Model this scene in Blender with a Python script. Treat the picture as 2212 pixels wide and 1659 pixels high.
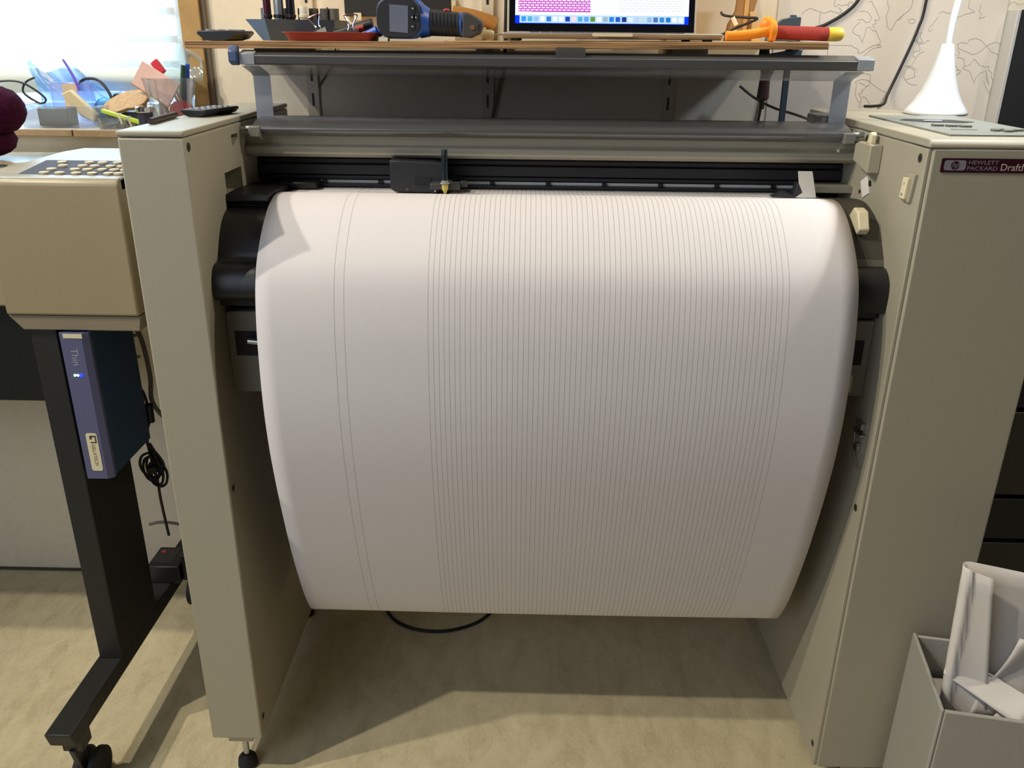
import bpy, bmesh, math, random
from mathutils import Vector, Matrix
random.seed(7)
for _o in list(bpy.data.objects):
    bpy.data.objects.remove(_o, do_unlink=True)
SC = bpy.context.scene
COL = SC.collection
PI = math.pi
UP = 0.05          # the plotter frame has its floor at z=-0.05; everything is lifted by UP at the end

# ------------------------------------------------------------------ camera
def make_camera():
    p, yaw, roll = math.radians(22.137), math.radians(.96), math.radians(.58)
    f = Vector((-math.sin(yaw)*math.cos(p), math.cos(yaw)*math.cos(p), -math.sin(p)))
    r = Vector((math.cos(yaw), math.sin(yaw), 0)); u = r.cross(f)
    r2 = r*math.cos(roll)+u*math.sin(roll); u2 = u*math.cos(roll)-r*math.sin(roll)
    m = Matrix((( r2.x, u2.x, -f.x, -0.035), (r2.y, u2.y, -f.y, -1.229), (r2.z, u2.z, -f.z, 1.2774+UP), (0, 0, 0, 1)))
    cam = bpy.data.cameras.new('camera'); cam.sensor_width = 36; cam.lens = 36*1842.2/2212
    cam.clip_start = .02; cam.clip_end = 60
    o = bpy.data.objects.new('camera', cam); COL.objects.link(o); o.matrix_world = m
    SC.camera = o
make_camera()

# ------------------------------------------------------------------ world, lights, exposure
SC.view_settings.view_transform = 'Standard'
SC.view_settings.look = 'None'
SC.view_settings.gamma = 1
SC.view_settings.exposure = 0
SC.view_settings.use_curve_mapping = False
W = bpy.data.worlds.new('world'); SC.world = W; W.use_nodes = True
W.node_tree.nodes['Background'].inputs[0].default_value = (.62, .78, 1, 1)
W.node_tree.nodes['Background'].inputs[1].default_value = 2.0

def light(name, kind, loc, power, col, size=.03, rot=None, sy=None, spot=None):
    l = bpy.data.lights.new(name, kind); l.energy = power; l.color = col
    if kind == 'AREA':
        l.size = size
        if sy: l.shape = 'RECTANGLE'; l.size_y = sy
    else:
        l.shadow_soft_size = size
    if spot: l.spot_size = math.radians(spot); l.spot_blend = .6
    o = bpy.data.objects.new(name, l); COL.objects.link(o); o.location = loc
    if rot: o.rotation_euler = rot
    return o
WARM = (1, .92, .76)
def aim(p, t):
    return (Vector(p)-Vector(t)).to_track_quat('Z', 'Y').to_euler()
for p, w in (((-1.99, -1.05, 3.32), 190), ((-2.40, -.69, 3.34), 185)):
    light('ceiling_spot_light', 'SPOT', p, w, WARM, .035, aim(p, (0, .1, .6)), spot=60)
p = (1.35, .06, 2.7)
light('ceiling_room_light', 'SPOT', p, 65, (1, .90, .72), .04, aim(p, (-.2, .15, .9)), spot=75)
light('shelf_and_fill_light', 'POINT', (.42, .36, 1.95), 6, (1, .78, .45), .05)
light('shelf_and_fill_light', 'POINT', (-.85, .30, 1.9), 3, (1, .86, .62), .05)  # added warm fill to brighten the left part of the back wall
light('cool_room_fill', 'AREA', (-1.7, -2.6, 1.9), 36, (.76, .85, 1), 2.2, aim((-1.7, -2.6, 1.9), (0, 0, .7)), 1.8)  # added cool fill from the camera side; no window is built there
light('daylight_outside_window', 'AREA', (-1.45, 1.0, 1.75), 125, (.45, .70, 1), 1.5, (PI/2, 0, PI), 1.2)

# ------------------------------------------------------------------ materials
def lin(h):
    if isinstance(h, str):
        h = h.lstrip('#'); h = tuple(int(h[i:i+2], 16)/255 for i in (0, 2, 4))
    return tuple((v/12.92 if v <= .04045 else ((v+.055)/1.055)**2.4) for v in h)+(1,)
MATS = {}
def mat(name, col, rough=.5, metal=0, spec=.5, noise=0, nscale=200, bump=0, bscale=900, emit=0, sheen=0):
    if name in MATS: return MATS[name]
    m = bpy.data.materials.new(name); m.use_nodes = True; MATS[name] = m
    nt = m.node_tree; b = nt.nodes['Principled BSDF']
    c = lin(col)
    b.inputs['Base Color'].default_value = c; b.inputs['Roughness'].default_value = rough
    b.inputs['Metallic'].default_value = metal; b.inputs['Specular IOR Level'].default_value = spec
    if emit:
        b.inputs['Emission Color'].default_value = c; b.inputs['Emission Strength'].default_value = emit
    if sheen: b.inputs['Sheen Weight'].default_value = sheen
    if noise or bump:
        tc = nt.nodes.new('ShaderNodeTexCoord')
    if noise:
        n = nt.nodes.new('ShaderNodeTexNoise'); n.inputs['Scale'].default_value = nscale; n.inputs['Detail'].default_value = 4
        nt.links.new(tc.outputs['Object'], n.inputs['Vector'])
        r = nt.nodes.new('ShaderNodeValToRGB')
        r.color_ramp.elements[0].position = .3; r.color_ramp.elements[1].position = .7
        r.color_ramp.elements[0].color = tuple(max(0, v*(1-noise)) for v in c[:3])+(1,)
        r.color_ramp.elements[1].color = tuple(min(1, v*(1+noise)) for v in c[:3])+(1,)
        nt.links.new(n.outputs['Fac'], r.inputs['Fac']); nt.links.new(r.outputs['Color'], b.inputs['Base Color'])
    if bump:
        n2 = nt.nodes.new('ShaderNodeTexNoise'); n2.inputs['Scale'].default_value = bscale; n2.inputs['Detail'].default_value = 2
        nt.links.new(tc.outputs['Object'], n2.inputs['Vector'])
        bp = nt.nodes.new('ShaderNodeBump'); bp.inputs['Strength'].default_value = bump; bp.inputs['Distance'].default_value = .001
        nt.links.new(n2.outputs['Fac'], bp.inputs['Height']); nt.links.new(bp.outputs['Normal'], b.inputs['Normal'])
    return m
def clear(name, tint, gloss=.08, rough=.06, haze=0, hazecol=(1, 1, 1)):
    """see-through plastic: tinted transparency under a glossy coat, optionally a little milky"""
    if name in MATS: return MATS[name]
    m = bpy.data.materials.new(name); m.use_nodes = True; MATS[name] = m
    nt = m.node_tree; nt.nodes.clear()
    out = nt.nodes.new('ShaderNodeOutputMaterial')
    t = nt.nodes.new('ShaderNodeBsdfTransparent'); t.inputs[0].default_value = tuple(tint)+(1,)
    g = nt.nodes.new('ShaderNodeBsdfGlossy'); g.inputs['Roughness'].default_value = rough; g.inputs[0].default_value = (.9, .9, .9, 1)
    lw = nt.nodes.new('ShaderNodeLayerWeight'); lw.inputs[0].default_value = .3
    mx = nt.nodes.new('ShaderNodeMath'); mx.operation = 'MULTIPLY_ADD'; mx.inputs[1].default_value = .5; mx.inputs[2].default_value = gloss*.4
    nt.links.new(lw.outputs['Fresnel'], mx.inputs[0])
    base = t.outputs[0]
    if haze:
        d = nt.nodes.new('ShaderNodeBsdfDiffuse'); d.inputs[0].default_value = tuple(hazecol)+(1,)
        tr = nt.nodes.new('ShaderNodeBsdfTranslucent'); tr.inputs[0].default_value = tuple(hazecol)+(1,)
        a = nt.nodes.new('ShaderNodeMixShader'); a.inputs[0].default_value = .5
        nt.links.new(d.outputs[0], a.inputs[1]); nt.links.new(tr.outputs[0], a.inputs[2])
        h = nt.nodes.new('ShaderNodeMixShader'); h.inputs[0].default_value = haze
        nt.links.new(t.outputs[0], h.inputs[1]); nt.links.new(a.outputs[0], h.inputs[2]); base = h.outputs[0]
    mix = nt.nodes.new('ShaderNodeMixShader')
    nt.links.new(mx.outputs[0], mix.inputs[0]); nt.links.new(base, mix.inputs[1]); nt.links.new(g.outputs[0], mix.inputs[2])
    nt.links.new(mix.outputs[0], out.inputs[0])
    return m

BEIGE = mat('putty_plastic', '#a39d8b', .5, noise=.05, nscale=700, bump=.15, bscale=1500)
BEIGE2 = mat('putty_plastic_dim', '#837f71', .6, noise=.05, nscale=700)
TAN = mat('tan_plastic', '#998b6d', .32, noise=.06, nscale=700, bump=.15, bscale=1500)
TANLIP = mat('taupe_plastic', '#857963', .6, noise=.05, nscale=700)
CREAM = mat('cream_plastic', '#ddd3b2', .45)
BLACK = mat('black_plastic', '#17181b', .42, noise=.1, nscale=600)
BLACK2 = mat('black_rail', '#202126', .5)
DARKBR = mat('dark_brown_textured', '#3e3b33', .6, noise=.15, nscale=900, bump=.5, bscale=900)
STEEL = mat('steel', '#b9bcc0', .3, metal=1)
CHROME = mat('chrome', '#dddddd', .12, metal=1)
DARKMET = mat('dark_screw', '#55534a', .4, metal=.6)
RUBBER = mat('rubber', '#0e0f10', .7)
WHITE = mat('white_plastic', '#eeeeec', .35)
PAPERW = mat('white_paper', '#e4e0dc', .8)
WALLM = mat('cream_wall_paint', '#e2d6bf', .85, noise=.03, nscale=60, bump=.1, bscale=250)
CEILM = mat('dark_timber_ceiling', '#7d7263', .9)
ROOMW = mat('room_wall_paint', '#7a7264', .9)
WOODO = mat('ochre_wood', '#b08d56', .6, noise=.12, nscale=30)
BLUEP = mat('blue_plastic', '#2257b0', .4)
REDP = mat('red_plastic', '#b2332c', .4)
ORANGE = mat('orange_plastic', '#f09422', .4)
YELLOW = mat('yellow_plastic', '#ecc84a', .4)
CABLEB = mat('black_cable', '#15151a', .5)
CABLEG = mat('grey_cable', '#6a6862', .55)

# ------------------------------------------------------------------ mesh building
class MB:
    def __init__(s): s.v = []; s.f = []
    def add(s, vs, fs):
        n = len(s.v); s.v += [tuple(v) for v in vs]; s.f += [tuple(i+n for i in f) for f in fs]; return s
    def box(s, x0, x1, y0, y1, z0, z1):
        v = [(x, y, z) for x in (x0, x1) for y in (y0, y1) for z in (z0, z1)]
        return s.add(v, [(0, 1, 3, 2), (4, 6, 7, 5), (0, 4, 5, 1), (2, 3, 7, 6), (0, 2, 6, 4), (1, 5, 7, 3)])
    def obox(s, c, ax, ay, az):
        c, ax, ay, az = map(Vector, (c, ax, ay, az))
        v = [c+ax*i+ay*j+az*k for i in (-1, 1) for j in (-1, 1) for k in (-1, 1)]
        return s.add(v, [(0, 1, 3, 2), (4, 6, 7, 5), (0, 4, 5, 1), (2, 3, 7, 6), (0, 2, 6, 4), (1, 5, 7, 3)])
    def prism(s, axis, poly, a0, a1):
        def mk(p, a):
            return {'X': (a, p[0], p[1]), 'Y': (p[0], a, p[1]), 'Z': (p[0], p[1], a)}[axis]
        n = len(poly); v = [mk(p, a0) for p in poly]+[mk(p, a1) for p in poly]
        f = [tuple(range(n)), tuple(range(2*n-1, n-1, -1))]+[(i, (i+1) % n, n+(i+1) % n, n+i) for i in range(n)]
        return s.add(v, f)
    def cyl(s, p0, p1, r0, r1=None, n=16):
        p0, p1 = Vector(p0), Vector(p1); r1 = r0 if r1 is None else r1
        d = (p1-p0).normalized(); a = d.orthogonal().normalized(); b = d.cross(a)
        v = [p+(a*math.cos(2*PI*i/n)+b*math.sin(2*PI*i/n))*r for p, r in ((p0, r0), (p1, r1)) for i in range(n)]
        return s.add(v, [tuple(range(n)), tuple(range(2*n-1, n-1, -1))]+[(i, (i+1) % n, n+(i+1) % n, n+i) for i in range(n)])
    def tube(s, pts, r, n=8, sub=6, closed=False):
        P = [Vector(p) for p in pts]
        if sub > 1 and len(P) > 2: P = spline(P, sub)
        rr = r if hasattr(r, '__len__') else None
        v = []; prev = None; m = len(P)
        for i, p in enumerate(P):
            d = (P[min(i+1, m-1)]-P[max(i-1, 0)]).normalized()
            a = d.orthogonal().normalized() if prev is None else (prev-d*prev.dot(d)).normalized()
            prev = a; b = d.cross(a)
            R = r if rr is None else rr[0]+(rr[1]-rr[0])*i/(m-1)
            v += [p+(a*math.cos(2*PI*k/n)+b*math.sin(2*PI*k/n))*R for k in range(n)]
        f = [tuple(range(n-1, -1, -1)), tuple(range((m-1)*n, m*n))]
        for i in range(m-1):
            f += [(i*n+k, i*n+(k+1) % n, (i+1)*n+(k+1) % n, (i+1)*n+k) for k in range(n)]
        return s.add(v, f)
    def lathe(s, prof, c, n=28, axis='Z', sx=1, sy=1):
        c = Vector(c); v = []; f = []
        for r, h in prof:
            for i in range(n):
                a = 2*PI*i/n; x, y = r*math.cos(a)*sx, r*math.sin(a)*sy
                v.append(c+Vector({'Z': (x, y, h), 'X': (h, x, y), 'Y': (x, h, y)}[axis]))
        m = len(prof)
        for j in range(m-1):
            f += [(j*n+i, j*n+(i+1) % n, (j+1)*n+(i+1) % n, (j+1)*n+i) for i in range(n)]
        f += [tuple(range(n-1, -1, -1)), tuple(range((m-1)*n, m*n))]
        return s.add(v, f)
    def grid(s, fn, nu, nv):
        v = [fn(i/nu, j/nv) for i in range(nu+1) for j in range(nv+1)]
        return s.add(v, [(i*(nv+1)+j, (i+1)*(nv+1)+j, (i+1)*(nv+1)+j+1, i*(nv+1)+j+1) for i in range(nu) for j in range(nv)])
    def ell(s, c, r, nu=20, nv=12):
        c = Vector(c); prof = []
        v = []; f = []
        for j in range(1, nv):
            t = PI*j/nv
            for i in range(nu):
                a = 2*PI*i/nu
                v.append(c+Vector((r[0]*math.sin(t)*math.cos(a), r[1]*math.sin(t)*math.sin(a), -r[2]*math.cos(t))))
        for j in range(nv-2):
            f += [(j*nu+i, j*nu+(i+1) % nu, (j+1)*nu+(i+1) % nu, (j+1)*nu+i) for i in range(nu)]
        b = len(v); v += [c-Vector((0, 0, r[2])), c+Vector((0, 0, r[2]))]
        f += [(b, (i+1) % nu, i) for i in range(nu)]+[(b+1, (nv-2)*nu+i, (nv-2)*nu+(i+1) % nu) for i in range(nu)]
        return s.add(v, f)
    def sheet(s, prof, x0, x1, t):
        """bent sheet: profile in (y,z) swept along x with thickness t"""
        n = len(prof); off = []
        for i, p in enumerate(prof):
            a = Vector(prof[max(i-1, 0)]); b = Vector(prof[min(i+1, n-1)]); d = (b-a).normalized()
            off.append((p[0]-d.y*t, p[1]+d.x*t))
        return s.prism('X', list(prof)+off[::-1], x0, x1)
    def xf(s, m):
        s.v = [tuple(m @ Vector(v)) for v in s.v]; return s
def spline(P, sub):
    P = [Vector(p) for p in P]; out = []
    for i in range(len(P)-1):
        a, b, c, d = P[max(i-1, 0)], P[i], P[i+1], P[min(i+2, len(P)-1)]
        for k in range(sub):
            t = k/sub
            out.append(.5*((2*b)+(c-a)*t+(2*a-5*b+4*c-d)*t*t+(3*b-a-3*c+d)*t**3))
    out.append(P[-1]); return out
def rrect(w, h, r, n=4, cx=0, cy=0):
    pts = []
    for sx, sy, a0 in ((1, 1, 0), (-1, 1, 90), (-1, -1, 180), (1, -1, 270)):
        for k in range(n+1):
            a = math.radians(a0+90*k/n)
            pts.append((cx+sx*(w/2-r)+r*math.cos(a), cy+sy*(h/2-r)+r*math.sin(a)))
    return pts

ORG = {}
def link_mesh(name, me, material, parent):
    o = bpy.data.objects.new(name, me); COL.objects.link(o)
    if material: me.materials.append(material)
    if parent is not None:
        o.parent = parent
        if parent.name in ORG: o.matrix_parent_inverse = Matrix.Translation(-ORG[parent.name])
    return o
def obj(name, mb, material, parent=None, bevel=0, seg=2, smooth=35):
    me = bpy.data.meshes.new(name); me.from_pydata([tuple(v) for v in mb.v], [], mb.f)
    bm = bmesh.new(); bm.from_mesh(me); bmesh.ops.recalc_face_normals(bm, faces=bm.faces); bm.to_mesh(me); bm.free()
    if smooth:
        me.polygons.foreach_set('use_smooth', [True]*len(me.polygons)); me.set_sharp_from_angle(angle=math.radians(smooth))
    o = link_mesh(name, me, material, parent)
    if bevel:
        b = o.modifiers.new('bevel', 'BEVEL'); b.width = bevel; b.segments = seg; b.limit_method = 'ANGLE'; b.angle_limit = math.radians(40)
    return o
def tag(o, label, cat, group=None):
    o['label'] = label; o['category'] = cat
    if group: o['group'] = group
    return o
def thing(name, label, cat, loc, group=None, local=False, rotz=0):
    o = bpy.data.objects.new(name, None); COL.objects.link(o); o.location = loc; o.empty_display_size = .05
    o.rotation_euler = (0, 0, rotz)
    if not local: ORG[o.name] = Vector(loc)
    return tag(o, label, cat, group)
def struct(name, mb, material, parent=None, **k):
    o = obj(name, mb, material, parent, **k)
    if parent is None: o['kind'] = 'structure'
    return o
def text(name, s, size, material, parent, loc, right, up, align='LEFT', shear=0, thick=.0002, sx=1):
    """flat lettering: right/up are the directions of reading and of the letters' height"""
    cu = bpy.data.curves.new(name, 'FONT'); cu.body = s; cu.size = size; cu.extrude = thick; cu.align_x = align; cu.shear = shear; cu.resolution_u = 3
    t = bpy.data.objects.new(name, cu); me = bpy.data.meshes.new_from_object(t); bpy.data.objects.remove(t)
    r, u = Vector(right).normalized(), Vector(up).normalized(); n = r.cross(u)
    m = Matrix(((r.x, u.x, n.x, loc[0]), (r.y, u.y, n.y, loc[1]), (r.z, u.z, n.z, loc[2]), (0, 0, 0, 1)))
    me.transform(m @ Matrix.Diagonal((sx, 1, 1, 1)))
    return link_mesh(name, me, material, parent)

# ================================================================== the room
def lino():
    m = bpy.data.materials.new('mottled_lino'); m.use_nodes = True
    nt = m.node_tree; b = nt.nodes['Principled BSDF']; b.inputs['Roughness'].default_value = .55; b.inputs['Specular IOR Level'].default_value = .35
    tc = nt.nodes.new('ShaderNodeTexCoord')
    mp = nt.nodes.new('ShaderNodeMapping'); mp.inputs['Scale'].default_value = (1, .45, 1); nt.links.new(tc.outputs['Object'], mp.inputs[0])
    n1 = nt.nodes.new('ShaderNodeTexNoise'); n1.inputs['Scale'].default_value = 26; n1.inputs['Detail'].default_value = 8; n1.inputs['Roughness'].default_value = .62; n1.inputs['Distortion'].default_value = .6
    nt.links.new(mp.outputs[0], n1.inputs['Vector'])
    n2 = nt.nodes.new('ShaderNodeTexNoise'); n2.inputs['Scale'].default_value = 240; n2.inputs['Detail'].default_value = 3; nt.links.new(mp.outputs[0], n2.inputs['Vector'])
    mx = nt.nodes.new('ShaderNodeMix'); mx.inputs[0].default_value = .3
    nt.links.new(n1.outputs['Fac'], mx.inputs[2]); nt.links.new(n2.outputs['Fac'], mx.inputs[3])
    r = nt.nodes.new('ShaderNodeValToRGB'); e = r.color_ramp.elements
    e[0].position = .33; e[0].color = lin('#b3a685'); e[1].position = .68; e[1].color = lin('#d3c7a6')
    k = r.color_ramp.elements.new(.5); k.color = lin('#c6ba98')
    nt.links.new(mx.outputs[0], r.inputs[0]); nt.links.new(r.outputs[0], b.inputs['Base Color'])
    return m
struct('floor', MB().box(-3, 2.2, -3, .70, -.08, -.05), lino(), smooth=0)
YW = .668
wb = MB()
wb.box(-3, 2.2, YW, YW+.09, -.08, 1.085)             # below the window
wb.box(-3, -2.05, YW, YW+.09, 1.085, 3.6)           # left of it
wb.box(-2.05, -.752, YW, YW+.09, 2.1, 3.6)          # above it
wb.box(-.752, 2.2, YW, YW+.09, 1.085, 3.6)          # right of it
struct('wall_back', wb, WALLM, smooth=0)
struct('wall_left', MB().box(-3.1, -3, -3.1, YW+.1, -.08, 3.6), ROOMW, smooth=0)
struct('wall_right', MB().box(2.2, 2.3, -3.1, YW+.1, -.08, 3.6), ROOMW, smooth=0)
struct('wall_front', MB().box(-3, 2.2, -3.1, -3, -.08, 3.6), ROOMW, smooth=0)
struct('ceiling', MB().box(-3.1, 2.3, -3.1, YW+.1, 3.6, 3.7), CEILM, smooth=0)
bb = struct('baseboard_back', MB().box(-3, 2.2, YW-.006, YW, -.05, -.044), mat('joint_dark', '#4a463c', .8), smooth=0)
# wooden post that frames the window
tr = struct('trim_1', MB().box(-.752, -.712, .650, YW, -.05, 3.6), WOODO, smooth=0)
obj('shadow_strip', MB().box(-.712, -.702, .658, YW, -.05, 3.6), mat('post_shade_brown', '#6e6150', .7), tr)  # dark strip standing in for the shade beside the post
# window with frame and pane
w1 = struct('window_1', MB().box(-2.05, -.752, YW+.085, YW+.09, 2.08, 2.1).box(-2.05, -2.01, YW+.05, YW+.09, 1.09, 2.1).box(-.80, -.752, YW+.05, YW+.09, 1.09, 2.1).box(-2.05, -.752, YW+.05, YW+.09, 1.09, 1.135).box(-2.05, -.752, YW+.05, YW+.09, 2.06, 2.1).box(-1.42, -1.38, YW+.05, YW+.09, 1.1, 2.1), mat('white_window_wood', '#d8d4cc', .5), smooth=0)
obj('pane', MB().box(-2.02, -.78, YW+.068, YW+.072, 1.11, 2.08), clear('window_glass', (.97, .98, .98)), w1, smooth=0)
# sill of two boards
SILLW = mat('grey_sill_board', '#b9a992', .6, noise=.1, nscale=60)
SILLE = mat('sill_edge', '#9a8162', .7, noise=.15, nscale=80)
sl = struct('trim_2', MB().box(-2.05, -.70, .52, YW+.085, 1.086, 1.0985), SILLE, smooth=0)
obj('board', MB().box(-2.05, -.939, .5, YW+.05, 1.0985, 1.1), SILLW, sl, smooth=0)
obj('board', MB().box(-.936, -.70, .5, YW+.05, 1.0985, 1.1), SILLW, sl, smooth=0)
obj('board_edge', MB().box(-2.05, -.939, .5, .52, 1.087, 1.0984), SILLE, sl, bevel=.001)
obj('board_edge', MB().box(-.936, -.70, .5, .52, 1.086, 1.0984), SILLE, sl, bevel=.001)

struct('trim_3', MB().box(-2.05, -.70, .524, .536, .93, 1.0858), WALLM, smooth=0)
# roman blind, lit by the day behind it
def blind_mat():
    m = bpy.data.materials.new('white_blind_fabric'); m.use_nodes = True; nt = m.node_tree; nt.nodes.clear()
    out = nt.nodes.new('ShaderNodeOutputMaterial'); d = nt.nodes.new('ShaderNodeBsdfDiffuse'); t = nt.nodes.new('ShaderNodeBsdfTranslucent')
    tc = nt.nodes.new('ShaderNodeTexCoord'); n = nt.nodes.new('ShaderNodeTexNoise'); n.inputs['Scale'].default_value = 9
    nt.links.new(tc.outputs['Object'], n.inputs['Vector'])
    r = nt.nodes.new('ShaderNodeValToRGB'); r.color_ramp.elements[0].color = (.72, .74, .72, 1); r.color_ramp.elements[1].color = (.9, .9, .87, 1)
    nt.links.new(n.outputs['Fac'], r.inputs[0]); nt.links.new(r.outputs[0], t.inputs[0]); nt.links.new(r.outputs[0], d.inputs[0])
    mx = nt.nodes.new('ShaderNodeMixShader'); mx.inputs[0].default_value = .62
    nt.links.new(d.outputs[0], mx.inputs[1]); nt.links.new(t.outputs[0], mx.inputs[2]); nt.links.new(mx.outputs[0], out.inputs[0])
    return m
BL = blind_mat()
bl = thing('roman_blind', 'white fabric roman blind glowing with daylight in the window', 'blind', (-1.4, .70, 1.16))
def blindf(u, v):
    x = -2.0+1.222*u; z = 1.205+.86*v
    return (x, .700+.004*math.sin(v*PI*16)+.002*math.sin(u*31), z)
obj('fabric', MB().grid(blindf, 40, 60), BL, bl)
def foldf(u, v):
    x = -2.0+1.222*u; a = v*PI*1.2
    return (x, .694-.012*math.sin(a)+.003*math.sin(u*23+v), 1.207-.052*v+.006*math.sin(u*9)*v)
obj('hem_fold', MB().grid(foldf, 40, 10), mat('blind_hem', '#cfd6cf', .9), bl)
for z in (1.217, 1.267, 1.321, 1.375, 1.43):
    obj('rod', MB().cyl((-2.0, .7085, z), (-.779, .7085, z), .0032, n=10), WHITE, bl)
    obj('pocket', MB().box(-2.0, -.779, .6945, .6955, z-.007, z+.007), BL, bl, smooth=0)

# slotted shelving rails on the wall
RAILW = mat('white_rail', '#cfc3ac', .5)
def rail(x, label):
    r = thing('slotted_rail', label, 'shelf rail', (x, YW, 1.0), 'slotted rails on the wall')
    obj('channel', MB().box(x-.0125, x+.0125, YW-.008, YW, 1.0, 1.7), RAILW, r, bevel=.001)
    for k in range(9):
        z = 1.088+.05*k
        obj('slot', MB().box(x-.0025, x+.0025, YW-.0085, YW-.0079, z, z+.026), RUBBER, r, smooth=0)
rail(-.493, 'pale slotted shelf rail seen through the lid near the left pillar')
rail(-.124, 'pale slotted shelf rail left of the laptop')
rail(.255, 'pale slotted shelf rail behind the laptop, right of its middle')

# ================================================================== the pen plotter
PL = thing('pen_plotter', 'large putty coloured floor-standing pen plotter with a long sheet hanging from it', 'plotter', (0, .25, -.05))
# left pillar
lp = obj('left_pillar', MB().prism('X', [(0, .045), (0, 1.1415), (.55, 1.1415), (.55, .045)], -.615, -.52), BEIGE, PL, bevel=.003)
def carve(o, mb):
    c = obj('cutter', mb, None, smooth=0); b = o.modifiers.new('cut', 'BOOLEAN'); b.operation = 'DIFFERENCE'; b.object = c; b.solver = 'EXACT'
    bpy.context.view_layer.update(); dg = bpy.context.evaluated_depsgraph_get()
    me = bpy.data.meshes.new_from_object(o.evaluated_get(dg)); o.modifiers.clear(); o.data = me
    bpy.data.objects.remove(c, do_unlink=True)
carve(lp, MB().box(-.56, -.5, .148, .231, 1.034, 1.072).box(-.545, -.5, .198, .231, 1.108, 1.126))
obj('top_cover', MB().box(-.616, -.5195, -.001, .551, 1.1425, 1.151), BEIGE, lp, bevel=.003, seg=3)
obj('catch', MB().prism('X', [(.206, 1.108), (.231, 1.108), (.231, 1.119)], -.544, -.5205), BEIGE, lp, smooth=0)
# right pillar
rp = obj('right_pillar', MB().prism('X', [(0, .008), (0, 1.14), (.55, 1.14), (.55, .008)], .526, .73), BEIGE, PL, bevel=.003)
obj('top_cover', MB().prism('X', [(-.001, 1.1405), (-.001, 1.145), (.004, 1.1505), (.012, 1.152), (.551, 1.152), (.551, 1.1405)], .5195, .731), BEIGE, rp, bevel=.002, seg=3, smooth=50)
obj('side_panel', MB().box(.52, .526, .004, .545, .008, 1.1385), BEIGE, rp, bevel=.0015)
def screw(x, y, z, par, s):
    a = obj('screw', MB().cyl((x, y, z), (x+s*.0006, y, z), .0065, n=20), DARKMET, par)
    obj('socket', MB().cyl((x+s*.0004, y, z), (x+s*.0009, y, z), .003, n=6), RUBBER, a)
for y, z in ((.013, 1.128), (.25, 1.13), (.016, .575), (.018, .085)): screw(-.52, y, z, lp, 1)
for y, z in ((.024, 1.124), (.232, 1.128), (.024, .555), (.022, .045)): screw(.52, y, z, rp, -1)
# feet
for x, par, zb in ((-.566, lp, .045), (.60, rp, .008)):
    for y in (.03, .5):
        f = obj('foot', MB().box(x-.023, x+.023, y-.02, y+.02, zb-.017, zb), BEIGE, par, bevel=.001)
        obj('threaded_stem', MB().cyl((x, y, -.02), (x, y, zb-.017), .006, n=12), STEEL, f)
        obj('rubber_pad', MB().lathe([(.010, 0), (.019, .004), (.017, .02), (.009, .03)], (x, y, -.05), 20), RUBBER, f)
# control panel on the right pillar
cp = obj('control_panel', MB().prism('Z', [(.566, .046), (.70, .046), (.722, .09), (.722, .372), (.569, .372)], 1.1515, 1.155), mat('grey_panel_plastic', '#7f837d', .45), rp, bevel=.001)
ds = obj('display', MB().prism('Z', [(.582, .268), (.60, .289), (.67, .283), (.694, .243), (.67, .226), (.61, .233)], 1.1545, 1.1556), mat('display_dark', '#1a2024', .55), cp)
obj('display_lens', MB().prism('Z', rrect(.03, .012, .004, cx=.633, cy=.258), 1.1555, 1.1562), mat('lens_grey', '#8f979c', .1), ds)
KEYM = mat('key_grey', '#6f6f68', .5)
for x, y, w in ((.601, .168, .016), (.620, .162, .016), (.638, .155, .016), (.655, .096, .011), (.666, .108, .011), (.678, .094, .011), (.69, .10, .011), (.667, .085, .011)):
    obj('key', MB().box(x-w/2, x+w/2, y-.006, y+.006, 1.1545, 1.1585), KEYM, cp, bevel=.001)
obj('bar_mark', MB().box(.597, .636, .112, .1145, 1.1545, 1.1554), RUBBER, cp, smooth=0)
# name plate with the maker's lettering
npl = obj('name_plate', MB().prism('Y', rrect(.185, .0195, .002, cx=.632, cz=0) if False else rrect(.185, .0195, .002, cx=.632, cy=1.1175), -.0016, .0005), mat('maroon_plate', '#34101a', .35), rp)
NG = mat('plate_silver', '#857f8c', .4)
lg = obj('logo', MB().prism('Y', rrect(.030, .0138, .0035, cx=.5585, cy=1.1177), -.0019, -.0014), NG, npl)
obj('logo_ring', MB().lathe([(.0058, -.0022), (.0058, -.0018)], (.5585, 0, 1.1177), 24, 'Y'), mat('maroon_plate', '#34101a'), lg)
text('lettering', 'hp', .0105, NG, npl, (.5585, -.0022, 1.1152), (1, 0, 0), (0, 0, 1), 'CENTER', .25, .0001)
text('lettering', 'HEWLETT', .0078, NG, npl, (.5765, -.0016, 1.1192), (1, 0, 0), (0, 0, 1), sx=1.2, thick=.0001)
text('lettering', 'PACKARD', .0078, NG, npl, (.5755, -.0016, 1.1112), (1, 0, 0), (0, 0, 1), sx=1.2, thick=.0001)
text('lettering', 'DraftMaster', .0135, mat('plate_pale', '#c9b9b4', .4), npl, (.6215, -.0016, 1.1112), (1, 0, 0), (0, 0, 1), sx=1.0, thick=.0001)
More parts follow.
